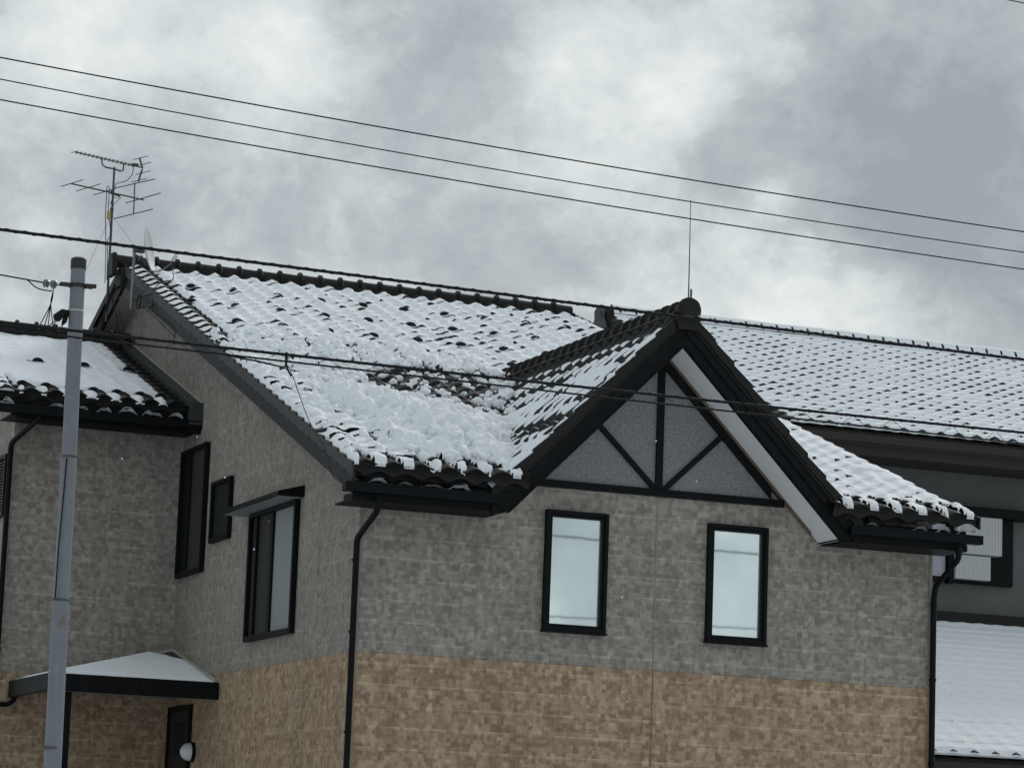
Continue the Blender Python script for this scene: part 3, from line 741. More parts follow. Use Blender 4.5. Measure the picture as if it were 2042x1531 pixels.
# front eaves: soffit board, fascia and gutter, left and right of the dormer
def gutter(xa, xb, y, ztop, parent, depth=.13, hgt=.10):
    m = MB(); fl = .012
    m.prism([(y-depth, ztop), (y-depth+.012, ztop), (y-depth+.018, ztop-hgt+.012), (y-.012, ztop-hgt+.012), (y-.012, ztop), (y, ztop), (y, ztop-hgt), (y-depth+.012, ztop-hgt)], (xa, xb), YZ)
    m.box((xa, y-depth+.001, ztop-hgt+.001), (xa+.012, y-.001, ztop-.004)); m.box((xb-.012, y-depth+.001, ztop-hgt+.001), (xb, y-.001, ztop-.004))
    m.box((xa, y-depth-.006, ztop-.014), (xb, y-depth+.0, ztop+.004))
    return m.build('gutter', FRAME, parent)
def gutter_snow(xa, xb, y, z, label, seed):
    us = np.arange(xa, xb, .02); vs = np.linspace(y-.10, y-.02, 6); U, V = np.meshgrid(us, vs, indexing='ij')
    c = (U-TU0)/TW; c -= np.floor(c); l = np.exp(-((c-.02)/.2)**2)+np.exp(-((c-1.02)/.2)**2)
    kx = np.floor((U-TU0)/TW+.5).astype(int); hs = _h(kx, 0*kx, seed); wd = .20+.16*_h(kx, 0*kx, seed+3); l = np.exp(-(np.minimum(c, 1-c)/wd)**4)*(.45+.55*sstep(hs, .1, .5))*(hs > .12)
    H = .075+(-.02+.085*l*(.6+.8*vnoise(U*9, V*0, seed)))*(1-.6*sstep(V, y-.07, y-.02))+.02*fbm(U*14, V*14, seed)
    o = grid_mesh('gutter_snow', us, vs, H-.05, lambda a, b, h: np.stack([a, b, z+h], -1), None, SNOW); tag(o, label, 'snow', None, 'stuff')
GY = -.60
g1 = gutter(-.42, 1.44, GY, 1.785, house); g2 = gutter(5.80, 7.56, GY, 1.785, house)
gutter_snow(-.30, 1.20, GY, 1.785, 'small white drifts in the front gutter left of the dormer gable', 61)
gutter_snow(6.05, 7.50, GY, 1.785, 'small white drifts in the front gutter right of the dormer gable', 62)
m = MB(); m.box((-.30, GY-.0, 1.60), (1.50, -.30, 1.68)); m.box((-.30, GY+.0, 1.68), (1.40, GY+.04, 1.84)); m.box((-.30, -.30, 1.60), (1.50, -.002, 1.62)); m.build('eave_fascia', TRIM, house)
m = MB(); m.box((5.80, GY-.0, 1.60), (7.42, -.30, 1.68)); m.box((5.86, GY+.0, 1.68), (7.40, GY+.04, 1.84)); m.box((5.78, -.30, 1.60), (7.42, -.002, 1.62)); m.build('eave_fascia', TRIM, house)
# flat piece between eave and dormer foot
for xa, xb in ((1.22, 1.46), (5.83, 6.10)):
    m = MB(); m.box((xa, YG+.05, 1.70), (xb, YG+.11, 1.93)); m.build('foot_panel', TRIM, house)
def pipe(pts, r, parent, name='downspout', mat=None, clips=()):
    P = []; pts = [Vector(p) for p in pts]
    for i, p in enumerate(pts):
        if 0 < i < len(pts)-1:
            a = (pts[i-1]-p); b = (pts[i+1]-p); k = min(.06, a.length*.4, b.length*.4); a.normalize(); b.normalize()
            q0 = p+a*k; q1 = p+b*k
            P += [q0, q0*.25+p*.5+q1*.25, q1]
        else: P.append(p)
    m = MB(); m.tube(P, r, 12)
    for z in clips: m.tube([(pts[-1].x, pts[-1].y, z-.015), (pts[-1].x, pts[-1].y, z+.015)], r+.008, 12)
    return m.build(name, mat or FRAME, parent, smooth=True)
pipe([(-.02, GY-.06, 1.64), (-.02, GY-.06, 1.50), (-.055, -.10, 1.24), (-.055, -.075, ZG+.1)], .036, house, clips=(1.0, .2, -.9, -1.8))
pipe([(7.27, GY-.06, 1.64), (7.27, GY-.06, 1.50), (7.27, -.12, 1.22), (7.275, -.07, 1.05), (7.275, -.07, ZG+.1)], .036, house, clips=(1.0, .1, -.9))

# ------------------------------------------------------------------ windows
def window_front(x, z0, z1, w):
    m = MB()
    def ring(a, y0, y1, xa, xb, za, zb): 
        m.box((xa, y0, za), (xa+a, y1, zb)); m.box((xb-a, y0, za), (xb, y1, zb)); m.box((xa+a, y0, zb-a), (xb-a, y1, zb)); m.box((xa+a, y0, za), (xb-a, y1, za+a))
    ring(.046, -.075, -.001, x, x+w, z0, z1)
    f = m.build('window', FRAME, house, bevel=.004)
    m = MB()
    def ring2(a, y0, y1, xa, xb, za, zb):
        m.box((xa, y0, za), (xa+a, y1, zb)); m.box((xb-a, y0, za), (xb, y1, zb)); m.box((xa+a, y0, zb-a), (xb-a, y1, zb)); m.box((xa+a, y0, za), (xb-a, y1, za+a))
    ring2(.032, -.055, -.002, x+.0465, x+w-.0465, z0+.0465, z1-.0465); m.build('sash', FRAME, f, bevel=.003)
    m = MB(); m.box((x+.079, -.012, z0+.079), (x+w-.079, -.009, z1-.079)); m.build('pane', GLASSB, f)
    m = MB(); m.box((x-.012, -.09, z0-.022), (x+w+.012, -.001, z0-.001)); m.build('sill', FRAME, f)
window_front(2.23, .375, 1.755, .775); window_front(4.28, .375, 1.755, .775)

def side_window(ya, yb_, z0, z1, fr, pan, dep=.05):
    """ya < yb_, on the plane x=0 facing -x; pan = list of (y0,y1,mat)"""
    m = MB(); x0 = -dep
    m.box((x0, ya, z0), (-.001, ya+fr, z1)); m.box((x0, yb_-fr, z0), (-.001, yb_, z1)); m.box((x0, ya+fr, z1-fr), (-.001, yb_-fr, z1)); m.box((x0, ya+fr, z0), (-.001, yb_-fr, z0+fr*1.2))
    f = m.build('window', FRAME, house, bevel=.003)
    for a, b, mt in pan:
        m = MB(); m.box((-.014, a, z0+fr*1.2), (-.008, b, z1-fr)); m.build('pane', mt, f)
    return f
fA = side_window(2.22, 4.13, .33, 1.92, .055, [(2.275, 3.20, CURT), (3.25, 4.075, GLASSM)], .07)
m = MB(); m.box((-.045, 3.16, .40), (-.008, 3.25, 1.865)); m.box((-.05, 3.82, .40), (-.02, 3.90, 1.865)); m.build('sash', FRAME, fA)
fB = side_window(6.29, 7.515, 1.385, 3.10, .05, [(6.34, 7.10, GLASSM), (7.14, 7.465, GLASSD)], .07)
m = MB(); m.box((-.04, 7.09, 1.45), (-.008, 7.15, 3.05)); m.build('sash', FRAME, fB)
fC = side_window(5.10, 5.975, 1.72, 2.52, .05, [(5.15, 5.92, FROST)], .06)
# hood over the sliding window
m = MB(); m.prism([(0, 2.075), (-.33, 1.985), (-.33, 1.93), (0, 1.945)], (2.08, 4.50), lambda a, b, d: (a-.001, d, b))
hd = m.build('window_hood', FRAME, house, bevel=.004)
m = MB(); m.box((-.30, 2.11, 1.925), (-.003, 4.47, 1.931)); m.build('hood_underside', simple('hood_underside_paint', (.20, .205, .205), .8), hd)

# ------------------------------------------------------------------ wing
WY = 7.565; WX = -2.35; WE = 6.80; WS = .352; WR = 10.75
def wplane(y): return 3.60+WS*(y-WE)
def P_wing(U, V, h):
    n = math.sqrt(1+WS*WS); return np.stack([U, V-h*WS/n, wplane(V)+h/n], -1)
wall([(WX, 0), (-.003, 0), (-.003, wplane(WY)-.2), (WX, wplane(WY)-.2)], (WY, WY+.14), XZ, GREYX)
wall([(WX, ZG), (-.006, ZG), (-.006, -.003), (WX, -.003)], (WY-.004, WY+.14), XZ, TANX)
wall([(WY+.143, 0), (13.9, 0), (13.9, wplane(WY)-.22), (WR, wplane(WR)-.22), (WY+.143, wplane(WY+.143)-.22)], (WX, WX+.14), YZ, GREYY)
wall([(WY+.143, ZG), (13.9, ZG), (13.9, -.003), (WY+.143, -.003)], (WX-.004, WX+.14), YZ, TANY)
m = MB(); m.box((-.022, WY-.022, .45), (-.001, WY-.001, wplane(WY)-.25)); m.build('corner_trim', simple('inside_corner_bead', (.24, .24, .22), .8), house)
us = np.arange(-2.80, -.05+.001, TW/10); vs = course_samples(WE, WR, EX)
U, V = np.meshgrid(us, vs, indexing='ij'); h = tile_h(U, V, TW, EX, -2.80, WE)
wroof = grid_mesh('wing_roof', us, vs, h, P_wing, None, TILE, house, skirt=[('v0', lambda q: -.050-1.0*(q-.022)), ('u0', lambda q: q*.4-.08)])
m = MB(); m.prism([(WE+.06, wplane(WE+.06)-.03), (WR, wplane(WR)-.03), (WR, wplane(WR)-.14), (WE+.06, wplane(WE+.06)-.14)], (-2.76, -.003), YZ)
m.prism([(WR, wplane(WR)), (14.2, wplane(WR)-.36*3.45), (14.2, wplane(WR)-.36*3.45-.1), (WR, wplane(WR)-.1)], (-2.76, -.003), YZ)
m.build('roof_deck', TRIM, wroof)
ridge_cap('ridge_cap', (-2.9, WR, wplane(WR)+.15), (-.05, WR, wplane(WR)+.15), .10, .30, TILE, wroof)
m = MB(); m.box((-2.84, WR-.11, wplane(WR)-.03), (-.05, WR+.11, wplane(WR)+.13)); m.build('ridge_course', TILE, wroof)
# flashing between the wing roof and the main wall
m = MB(); m.prism([(WE-.05, wplane(WE-.05)+.10), (WR+.1, wplane(WR+.1)+.10), (WR+.1, wplane(WR+.1)-.04), (WE-.05, wplane(WE)-.22)], (-.19, -.003), YZ)
fl = m.build('wall_flashing', FLASH, wroof, bevel=.004)
m = MB(); m.prism([(WE-.06, wplane(WE-.06)+.125), (WR+.1, wplane(WR+.1)+.125), (WR+.1, wplane(WR+.1)+.101), (WE-.06, wplane(WE-.06)+.101)], (-.045, -.002), YZ); m.build('flashing_edge', FLASHE, fl)
m = MB()
for k in range(15):
    y0 = WE+k*EX; y1 = min(y0+EX+.012, WR)
    if y1 > y0: m.prism([(y0, wplane(y0)+.045), (y1, wplane(y1)+.005), (y1, wplane(y1)-.09), (y0, wplane(y0)-.11)], (-2.815+.0004*(k % 2), -2.795), YZ)
m.build('verge_tiles', TILE, wroof)
m = MB(); m.prism([(WE+.05, wplane(WE)-.03), (WR, wplane(WR)-.07), (WR, wplane(WR)-.26), (WE+.05, wplane(WE)-.12)], (-2.79, -2.755), YZ); m.build('barge_board', BARGE, wroof)
m = MB(); m.prism([(WE+.1, wplane(WE)-.125), (WR, wplane(WR)-.235), (WR, wplane(WR)-.245), (WE+.1, wplane(WE)-.135)], (-2.755, WX), YZ); m.build('soffit', SOFFIT, wroof)
def wing_snow():
    st = .024
    us = np.arange(-2.79, -.30, st); vs = np.arange(WE-.012, WR-.12, st)
    U, V = np.meshgrid(us, vs, indexing='ij'); tile = tile_h(U, V, TW, EX, -2.80, WE)
    c = (U+2.80)/TW; ci = np.floor(c).astype(int); c = c-np.floor(c); s = (V-WE)/EX; s = s-np.floor(s)
    n1 = fbm(U*2, V*2, 71); n2 = fbm(U*7, V*7, 72)
    F = .35+.3*n2; T = .085+.02*n1+.012*n2
    T = T-.03*np.exp(-((c-.62)/.05)**2)*(.3+.9*np.exp(-((s-.3)/.35)**2))*sstep(vnoise(U*.7, V*1.3, 9), .25, .6)
    k = .28
    e = 1-sstep(V, WE+.30, WE+.50)
    lob = np.exp(-((c-.02)/.34)**2)+np.exp(-((c-1.02)/.34)**2)
    cd = np.minimum(c, 1-c); lr = _h(np.round((U+2.80)/TW).astype(int), 0*ci, 92); vc = WE-.03+.12*lr*lr+2.6*cd**2.2+.06*n2
    F = F*(1-e)+(-.04+.52*lob+.35*n2-6*np.maximum(0, vc-V))*e; T = T*(1-e)+(.05+.03*lob)*e
    gd = np.exp(-((V-(WE+.32))/.07)**2); F = F-gd*.9
    F = F-sstep(U+.02*np.sin(V*23), -.52, -.44)*1.2
    col0 = (U < -2.55); F = np.where(col0, .25-.6*np.exp(-((s-.03)/.06)**2)*(V < 8.3), F)
    F = F-.8*np.exp(-((U+2.5)/.04)**2)*(1-sstep(V, 7.5, 7.9))
    for gx in (-1.84, -1.19, -.56, -2.5): F = F-1.1*np.exp(-((U-gx)/.09)**2-((V-8.72)/.07)**2)
    snow_sheet('wing_snow', 'smooth snow covering the small side wing roof on the left', us, vs, P_wing, tile, F, T, None, kf=k)
wing_snow()
for x in (-2.38, -2.06, -1.74, -1.42, -1.10, -.78, -.5): guard(x, WE+.32, wplane(WE+.32)+.05, WS, wroof)
for x in (-1.84, -1.19, -.56, -2.5): guard(x, 8.74, wplane(8.74)+.075, WS, wroof)
m = MB()
gw = gutter(-2.88, -.0, WE+.08, 3.43, house)
gutter_snow(-2.7, -.25, WE+.08, 3.43, 'small white drifts in the gutter of the side wing', 63)
m = MB(); m.box((-2.55, WE+.08, 3.31), (-.003, WE+.13, 3.54)); m.box((-2.55, WE+.13, 3.31), (-.003, WY-.002, 3.33)); m.box((-.16, WE+.0, 3.27), (-.004, WE+.10, 3.60)); m.box((-2.5, WE+.085, 3.265), (-.1, WE+.12, 3.309)); m.build('eave_fascia', TRIM, house)
pipe([(-2.16, WE+.02, 3.35), (-2.20, WE+.05, 3.27), (-2.40, WY-.08, 3.02), (-2.40, WY-.06, .35), (-2.40, WY-.06, ZG+.1)], .036, house, clips=(2.2, 1.0, 0.3))
# shuttered window on the wing's left wall
m = MB(); m.box((WX-.05, 7.80, 2.08), (WX-.001, 7.85, 2.92)); m.box((WX-.05, 8.75, 2.08), (WX-.001, 8.80, 2.92)); m.box((WX-.05, 7.85, 2.87), (WX-.001, 8.75, 2.92)); m.box((WX-.05, 7.85, 2.08), (WX-.001, 8.75, 2.13))
fs = m.build('window', FRAME, house)
m = MB()
for k in range(18): m.prism([(WX-.045, 2.135+k*.04), (WX-.012, 2.158+k*.04), (WX-.012, 2.162+k*.04), (WX-.045, 2.139+k*.04)], (7.855, 8.745), lambda a, b, d: (a, d, b))
m.build('louvre', simple('pale_louvre', (.25, .26, .26), .5), fs)
m = MB(); m.box((WX-.008, 7.855, 2.135), (WX-.004, 8.745, 2.865)); m.build('pane', GLASSD, fs)

# ------------------------------------------------------------------ porch
CX, CY, CZ = -2.12, 5.36, -.125; AP = (-.0, WY, .43)
m = MB()
A_ = (-.004, WY-.006, .42); B_ = (-.004, CY, CZ); C_ = (CX, CY, CZ); D_ = (CX, WY-.006, CZ)
m.add([A_, B_, C_, D_, (A_[0], A_[1], CZ-.02), (B_[0], B_[1], CZ-.02), (C_[0], C_[1], CZ-.02), (D_[0], D_[1], CZ-.02)], [(0, 1, 2), (0, 2, 3), (4, 7, 6, 5), (1, 5, 6, 2), (2, 6, 7, 3), (0, 4, 5, 1), (0, 3, 7, 4)])
porch = m.build('porch_roof', FLASH, house)
m = MB(); m.box((CX-.03, CY-.09, CZ-.20), (-.004, CY+.02, CZ+.015)); m.box((CX-.09, CY-.09, CZ-.20), (CX-.03, WY-.006, CZ+.014)); m.build('eave_fascia', TRIM, porch, bevel=.006)
m = MB(); m.box((CX-.03, CY+.021, CZ-.10), (-.005, WY-.007, CZ-.085)); m.build('soffit', simple('porch_ceiling', (.22, .22, .22), .8), porch)
m = MB()
m.tube([A_, (B_[0]-.015, B_[1], B_[2]+.03)], .028, 6); m.tube([A_, (D_[0], D_[1]-.015, D_[2]+.03)], .028, 6); m.build('wall_flashing', FLASHE, porch)
m = MB(); m.box((-1.96, 5.48, ZG), (-1.85, 5.59, CZ-.20)); m.build('porch_post', FRAME, porch, bevel=.006)
pipe([(CX-.02, WY-.10, CZ-.15), (CX-.03, WY-.10, CZ-.24), (CX-.11, WY-.10, CZ-.30), (CX-.30, WY-.10, CZ-.30)], .033, porch, 'gutter_pipe')
def porch_snow():
    us = np.arange(CX+.0, -.02, .02); vs = np.arange(CY+.0, WY-.02, .02); U, V = np.meshgrid(us, vs, indexing='ij')
    a = (U-CX)/(-CX); b = (V-CY)/(WY-CY); base = CZ+(.42-CZ)*np.minimum(a, b)
    n = fbm(U*3, V*3, 81); n2 = fbm(U*12, V*12, 82)
    ed = np.minimum(np.minimum(U-CX, V-CY), np.minimum(WY-V-.04-.16*sstep(U, -.9, -.1)+.05*n, -U-.03-.10*sstep(V, 6.7, 7.4)))
    ed = np.minimum(ed, (1.64-(U-CX)/(-CX)-(V-CY)/(WY-CY)+.10*n)*1.2)
    t = .055*np.sqrt(np.clip(ed/.09, 0, 1))+.012*n+.004*n2
    H = base+np.where(ed > 0, t, -.03)
    o = grid_mesh('porch_snow', us, vs, H, lambda p, q, h: np.stack([p, q, h], -1), cellany(ed > 0), SNOW); tag(o, 'smooth snow on the small hipped porch roof in the corner', 'snow', None, 'stuff')
porch_snow()
# door under the porch, on the main side wall
m = MB(); m.box((-.05, 6.45, ZG), (-.005, 6.51, -.34)); m.box((-.05, 7.48, ZG), (-.005, 7.54, -.34)); m.box((-.05, 6.51, -.40), (-.005, 7.48, -.34)); door = m.build('door', FRAME, house)
m = MB(); m.box((-.03, 6.515, ZG+.1), (-.006, 7.475, -.405)); m.build('door_leaf', simple('black_door', (.008, .009, .010), .5), door)
m = MB(); m.box((-.034, 6.68, -1.0), (-.031, 7.2, -.55)); m.build('door_light', GLASSD, door)
# globe lamp
m = MB(); m.tube([(-.005, 6.33, -.96), (-.05, 6.33, -.96), (-.055, 6.33, -.96)], [.13, .13, .10], 24); 
lamp = m.build('lamp', FRAME, house, smooth=True)
m = MB(); pts = []; rr = []
for k in range(9):
    t = math.pi/2*k/8; pts.append((-.05-.13*math.sin(t), 6.33, -.96)); rr.append(max(.004, .118*math.cos(t)))
m.tube(pts, rr, 28); m.build('globe', GLOBE, lamp, smooth=True)

# ------------------------------------------------------------------ things on the roofs
ant = thing('television_antenna', 'dark roof antenna mast with two crossed aerials above the left gable peak', 'antenna', (-.47, 10.6, 5.5))
m = MB(); m.tube([(-.47, 10.6, 5.35), (-.475, 10.6, 6.6), (-.483, 10.6, 7.66)], [.019, .018, .016], 8); m.tube([(-.49, 10.6, 7.25), (-.49, 10.6, 7.31)], .03, 8); m.tube([(-.483, 10.6, 6.98), (-.483, 10.6, 7.04)], .027, 8)
m.build('mast', STEEL, ant, smooth=True)
def aerial(name, segs):
    m = MB()
    for a, b, r in segs: m.tube([a, b], r, 6)
    return m.build(name, STEEL, ant)
zv = 7.274; zu = 7.763
aerial('aerial', [((-1.165, 10.34, zv), (.045, 10.83, zv), .012), ((-1.257, 10.6, zv), (-1.075, 10.0, zv), .007), ((-.985, 10.77, zv), (-.785, 10.13, zv), .007), ((-.70, 10.90, zv), (-.53, 10.35, zv), .007),
    ((-.128, 11.22, zv+.01), (.153, 10.3, zv+.01), .008), ((-.298, 11.294, 7.503), (.077, 10.386, 7.503), .008), ((-.285, 11.247, 7.031), (.051, 10.297, 7.031), .008), ((-.11, 10.78, 7.03), (-.118, 10.78, 7.503), .010), ((-.49, 10.63, zv), (-.36, 10.66, zv-.02), .02)])
u0 = Vector((-1.134, 10.392, zu)); u1 = Vector((.012, 10.857, zu)); seg = [(u0, u1, .010)]; dd = Vector((.37, -.93, 0))
for k in range(15):
    p = u0.lerp(u1, k/17.); seg.append((p-dd*.085, p+dd*.085, .006))
aerial('aerial', seg+[(Vector((-.18, 10.76, zu)), Vector((-.09, 10.80, zu+.02)), .028)])
aerial('aerial_reflector', [((.0, 10.85, zu), (-.05, 10.87, zu+.15), .014), ((.0, 10.85, zu-.02), (-.05, 10.85, zu-.22), .014)] + [((q-.06, 11.0, z), (q+.08, 10.66, z), .006) for q, z in ((-.05, zu+.14), (.0, zu+.05), (-.0, zu-.08), (-.05, zu-.2))])
m = MB(); m.tube([(-.678, 10.6, zu-.01), (-.672, 10.6, 7.70), (-.655, 10.6, 7.665), (-.61, 10.6, 7.640), (-.49, 10.61, 7.635), (-.375, 10.63, 7.618), (-.335, 10.65, 7.645), (-.323, 10.7, 7.72), (-.322, 10.72, zu)], .012, 8); m.build('boom_bracket', STEEL, ant, smooth=True)
m = MB(); m.box((-.575, 10.46, 6.85), (-.525, 10.52, 6.97)); m.build('signal_booster', BEIGE, ant, bevel=.008)
m = MB()
m.tube([(-.15, 10.78, zu-.02), (-.17, 10.75, 7.62), (-.26, 10.7, 7.50), (-.44, 10.62, 7.42), (-.50, 10.62, 7.1)], .006, 6)
m.tube([(-.56, 10.5, 6.97), (-.563, 10.5, 7.32), (-.582, 10.5, 7.345), (-.60, 10.5, 7.32), (-.598, 10.5, 6.9), (-.56, 10.5, 6.4), (-.545, 10.5, 5.9)], .006, 6)
m.tube([(-.535, 10.5, 6.86), (-.50, 10.55, 6.72), (-.495, 10.5, 6.62), (-.53, 10.55, 6.55), (-.505, 10.6, 6.3), (-.52, 10.5, 5.95)], .006, 6)
m.tube([(-.47, 10.6, 7.2), (-.36, 10.6, 7.22), (-.50, 10.6, 7.05)], .005, 5)
m.build('signal_lead', CABLE, ant, smooth=True)
# guy wires
for e in ((-.9, 11.9, 5.3), (-.1, 9.2, 5.80)):
    m = MB(); m.tube([(-.483, 10.6, 6.95), e], .0028, 4); m.build('guy_wire', STEEL, ant)

# cable bundle hanging down the gable from the mast foot
m = MB()
def bez(P, n=14):
    P = [Vector(p) for p in P]; out = []
    for i in range(len(P)-1):
        p0 = P[max(i-1, 0)]; p1 = P[i]; p2 = P[i+1]; p3 = P[min(i+2, len(P)-1)]
        for k in range(n):
            t = k/n; out.append(.5*((2*p1)+(-p0+p2)*t+(2*p0-5*p1+4*p2-p3)*t*t+(-p0+3*p1-3*p2+p3)*t**3))
    out.append(P[-1]); return out
bx = -.47
for k, (ya, yb2, zz) in enumerate(((10.35, 11.15, 5.33), (10.3, 11.0, 5.28), (10.28, 10.9, 5.22), (10.33, 10.8, 5.2))):
    m.tube(bez([(bx, 10.2+k*.03, 5.80), (bx-.02, 10.38+.04*k, 5.66), (bx-.01, (ya+yb2)/2+.03*k, 5.48-.02*k), (bx, yb2, zz)]), .010, 6)
m.tube(bez([(bx, 10.35, 5.66), (bx-.03, 10.15, 5.55), (bx, 9.95, 5.3), (bx, 9.85, 5.0), (bx, 9.8, 4.86)]), .008, 6)
m.tube(bez([(bx, 10.35, 5.66), (bx, 9.95, 5.45), (bx, 9.6, 5.15), (bx, 9.45, 4.88)]), .007, 6)
m.tube(bez([(bx, 10.25, 5.78), (bx-.03, 9.9, 5.80), (bx-.02, 9.68, 5.70), (bx, 9.75, 5.60), (bx, 10.1, 5.60), (bx, 10.35, 5.66)]), .006, 6)
tag(m.build('cable_bundle', CABLE, None, smooth=True), 'loose black cables spreading down from the foot of the antenna mast', 'cable')

dish = thing('satellite_dish', 'pale satellite dish on a bent pole beside the left roof verge', 'satellite dish', (-.50, 8.95, 5.26))
def dish_build():
    c = Vector((-.344, 8.86, 6.117)); n = Vector((.87, -.44, .17)).normalized(); up = Vector((0, 0, 1)); up = (up-n*up.dot(n)).normalized(); sd = up.cross(n)
    V = []; F = []; K = 8; M_ = 36
    for s, th in ((1, 0), (-1, .012)):
        for i in range(K+1):
            r = i/K
            for j in range(M_):
                a = 2*math.pi*j/M_; V.append(c+up*(math.cos(a)*r*.31)+sd*(math.sin(a)*r*.275)+n*(.055*(r*r)-.03-th))
    o = (K+1)*M_
    for i in range(K):
        for j in range(M_):
            j2 = (j+1) % M_; F.append((i*M_+j, i*M_+j2, (i+1)*M_+j2, (i+1)*M_+j)); F.append((o+i*M_+j, o+(i+1)*M_+j, o+(i+1)*M_+j2, o+i*M_+j2))
    for j in range(M_): j2 = (j+1) % M_; F.append((K*M_+j, K*M_+j2, o+K*M_+j2, o+K*M_+j))
    m = MB(); m.add(V, F); m.build('reflector', DISHM, dish, smooth=True)
    bot = c-up*.29; lnb = Vector((-.03, 8.72, 5.975))
    m = MB(); m.tube(bez([bot-n*.02, bot+n*.12-up*.04, lnb-up*.03, lnb]), .009, 6); m.build('feed_arm', POLE, dish, smooth=True)
    m = MB(); m.tube([lnb+Vector((.0, 0, 0)), lnb+n*.06+up*.05, lnb+n*.08+up*.06], [.022, .03, .026], 12); m.build('feed_horn', DISHM, dish, smooth=True)
    m = MB(); m.tube([(-.52, 8.95, 6.12), (-.52, 8.95, 5.42), (-.52, 8.95, 5.26)], .021, 10); m.build('post', POLE, dish, smooth=True)
    m = MB(); m.box((-.54, 8.90, 6.08), (-.38, 8.98, 6.14)); m.tube([(-.45, 8.94, 6.1), c-n*.03], .03, 8); m.tube([(-.50, 8.94, 6.02), (-.42, 8.9, 6.02), (-.36, 8.88, 5.9)], .014, 6); m.build('mount', STEEL, dish)
    m = MB()
    m.tube([(-.50, 9.0, 5.40), (-.36, 8.30, 5.43)], .016, 6); m.tube([(-.50, 9.0, 5.27), (-.36, 8.42, 5.25)], .016, 6); m.tube([(-.37, 8.42, 5.48), (-.37, 8.42, 5.22)], .012, 6); m.tube([(-.37, 8.50, 5.36), (-.33, 8.50, 5.36)], .02, 6); m.build('bracket', STEEL, dish)
    m = MB(); 
    m.tube(bez([lnb, lnb+Vector((0, -.05, -.12)), (-.06, 8.5, 5.66), (-.22, 8.45, 5.60), (-.38, 8.5, 5.45)]), .006, 6)
    P = [(-.47+.0*t, 8.72+.12*math.cos(t), 5.30+.085*math.sin(t)+.004*t) for t in np.linspace(0, 6*math.pi, 60)]; m.tube(P, .006, 5)
    m.tube(bez([(-.45, 8.62, 5.26), (-.37, 8.2, 5.05), (-.36, 7.6, 4.80), (-.36, 7.15, 4.62)]), .006, 5)
    m.tube(bez([(-.45, 8.6, 5.28), (-.37, 8.0, 5.04), (-.36, 7.5, 4.86), (-.36, 7.12, 4.68), (-.36, 7.12, 4.55)]), .006, 5)
    m.build('signal_lead', CABLE, dish, smooth=True)
dish_build()

wh = thing('whip_antenna', 'thin upright whip antenna standing on the dormer gable peak', 'antenna', (3.86, -.2, 4.1))
m = MB(); m.tube([(3.868, -.2, 4.05), (3.868, -.2, 4.5), (3.862, -.2, 5.54)], [.011, .008, .004], 8); m.build('rod', STEEL, wh, smooth=True)
m = MB(); m.tube([(3.90, -.2, 4.05), (3.90, -.2, 4.47)], .013, 8); m.box((3.855, -.215, 4.30), (3.915, -.185, 4.34)); m.build('stub', STEEL, wh)

# ------------------------------------------------------------------ pole and overhead wires
pole = thing('steel_pole', 'slim galvanised steel service pole with a dark cap in front of the side wing', 'pole', (-5.525, -9.5, ZG))
m = MB(); m.tube([(-5.505, -9.5, ZG), (-5.507, -9.5, -1.76), (-5.522, -9.5, -.50)], [.0665, .0655, .064], 28); m.tube([(-5.522, -9.5, -.51), (-5.526, -9.5, .585)], [.060, .0595], 28); m.tube([(-5.526, -9.5, .58), (-5.545, -9.5, 2.04)], [.0565, .0555], 28)
m.build('shaft', POLE, pole, smooth=True)
m = MB(); m.tube([(-5.545, -9.5, 2.03), (-5.5455, -9.5, 2.105), (-5.5455, -9.5, 2.118)], [.060, .060, .045], 28); m.build('cap', simple('black_cap', (.014, .015, .015), .6), pole, smooth=True)
for z, r in ((-.50, .067), (.585, .063), (-1.60, .07)):
    m = MB(); m.tube([(-5.524, -9.5, z-.008), (-5.524, -9.5, z+.008)], r, 24); m.build('joint_ring', STEEL, pole, smooth=True)
m = MB(); m.tube([(-5.543, -9.5, 1.70), (-5.543, -9.5, 1.712)], .0585, 24); m.build('tie_band', simple('white_tie', (.4, .42, .42), .5), pole)
m = MB(); m.tube([(-5.543, -9.5, 1.885), (-5.543, -9.5, 1.915)], .064, 24); m.box((-5.68, -9.54, 1.888), (-5.60, -9.48, 1.912)); m.box((-5.49, -9.56, 1.885), (-5.43, -9.50, 1.915)); m.tube([(-5.45, -9.55, 1.90), (-5.41, -9.56, 1.90)], .018, 6)
m.build('clamp', simple('rusty_clamp', (.022, .017, .015), .7, var=.6, scale=30), pole)
m = MB(); m.tube([(-5.56, -9.568, .57), (-5.567, -9.572, .3), (-5.58, -9.572, -.1), (-5.583, -9.575, -.5)], .006, 6); m.build('earth_wire', CABLE, pole)

def fitcable(pts, x0, x1, n=90):
    P = np.array(pts); c = np.polyfit(P[:, 0], P[:, 2], 2); c[0] = max(c[0], .0003); y = P[0, 1]
    # keep fit through the centroid after clamping curvature
    c[2] += (P[:, 2]-np.polyval(c, P[:, 0])).mean()
    xs = np.linspace(x0, x1, n); return [(x, y, float(np.polyval(c, x))) for x in xs]
def wire(pts, r, label, n=90, x0=-14, x1=16, name='overhead_wire', group=None, bumps=None):
    P = fitcable(pts, x0, x1, n); R = r
    if bumps is not None: R = [r*(1+bumps*max(0, math.sin(i*1.9)))*(1+.15*rng.rand()) for i in range(n)]
    m = MB(); m.tube(P, R, 8); return tag(m.build(name, CABLE, None, smooth=True), label, 'cable', group)
GW = 'thin wires crossing the sky'
wire([(-5.163, -4.0, 5.094), (-2.605, -4.0, 4.983), (0.103, -4.0, 4.847), (3.12, -4.0, 4.76), (6.098, -4.0, 4.698)], .0072, 'thin wire crossing the clouds, highest of the three parallel ones', group=GW)
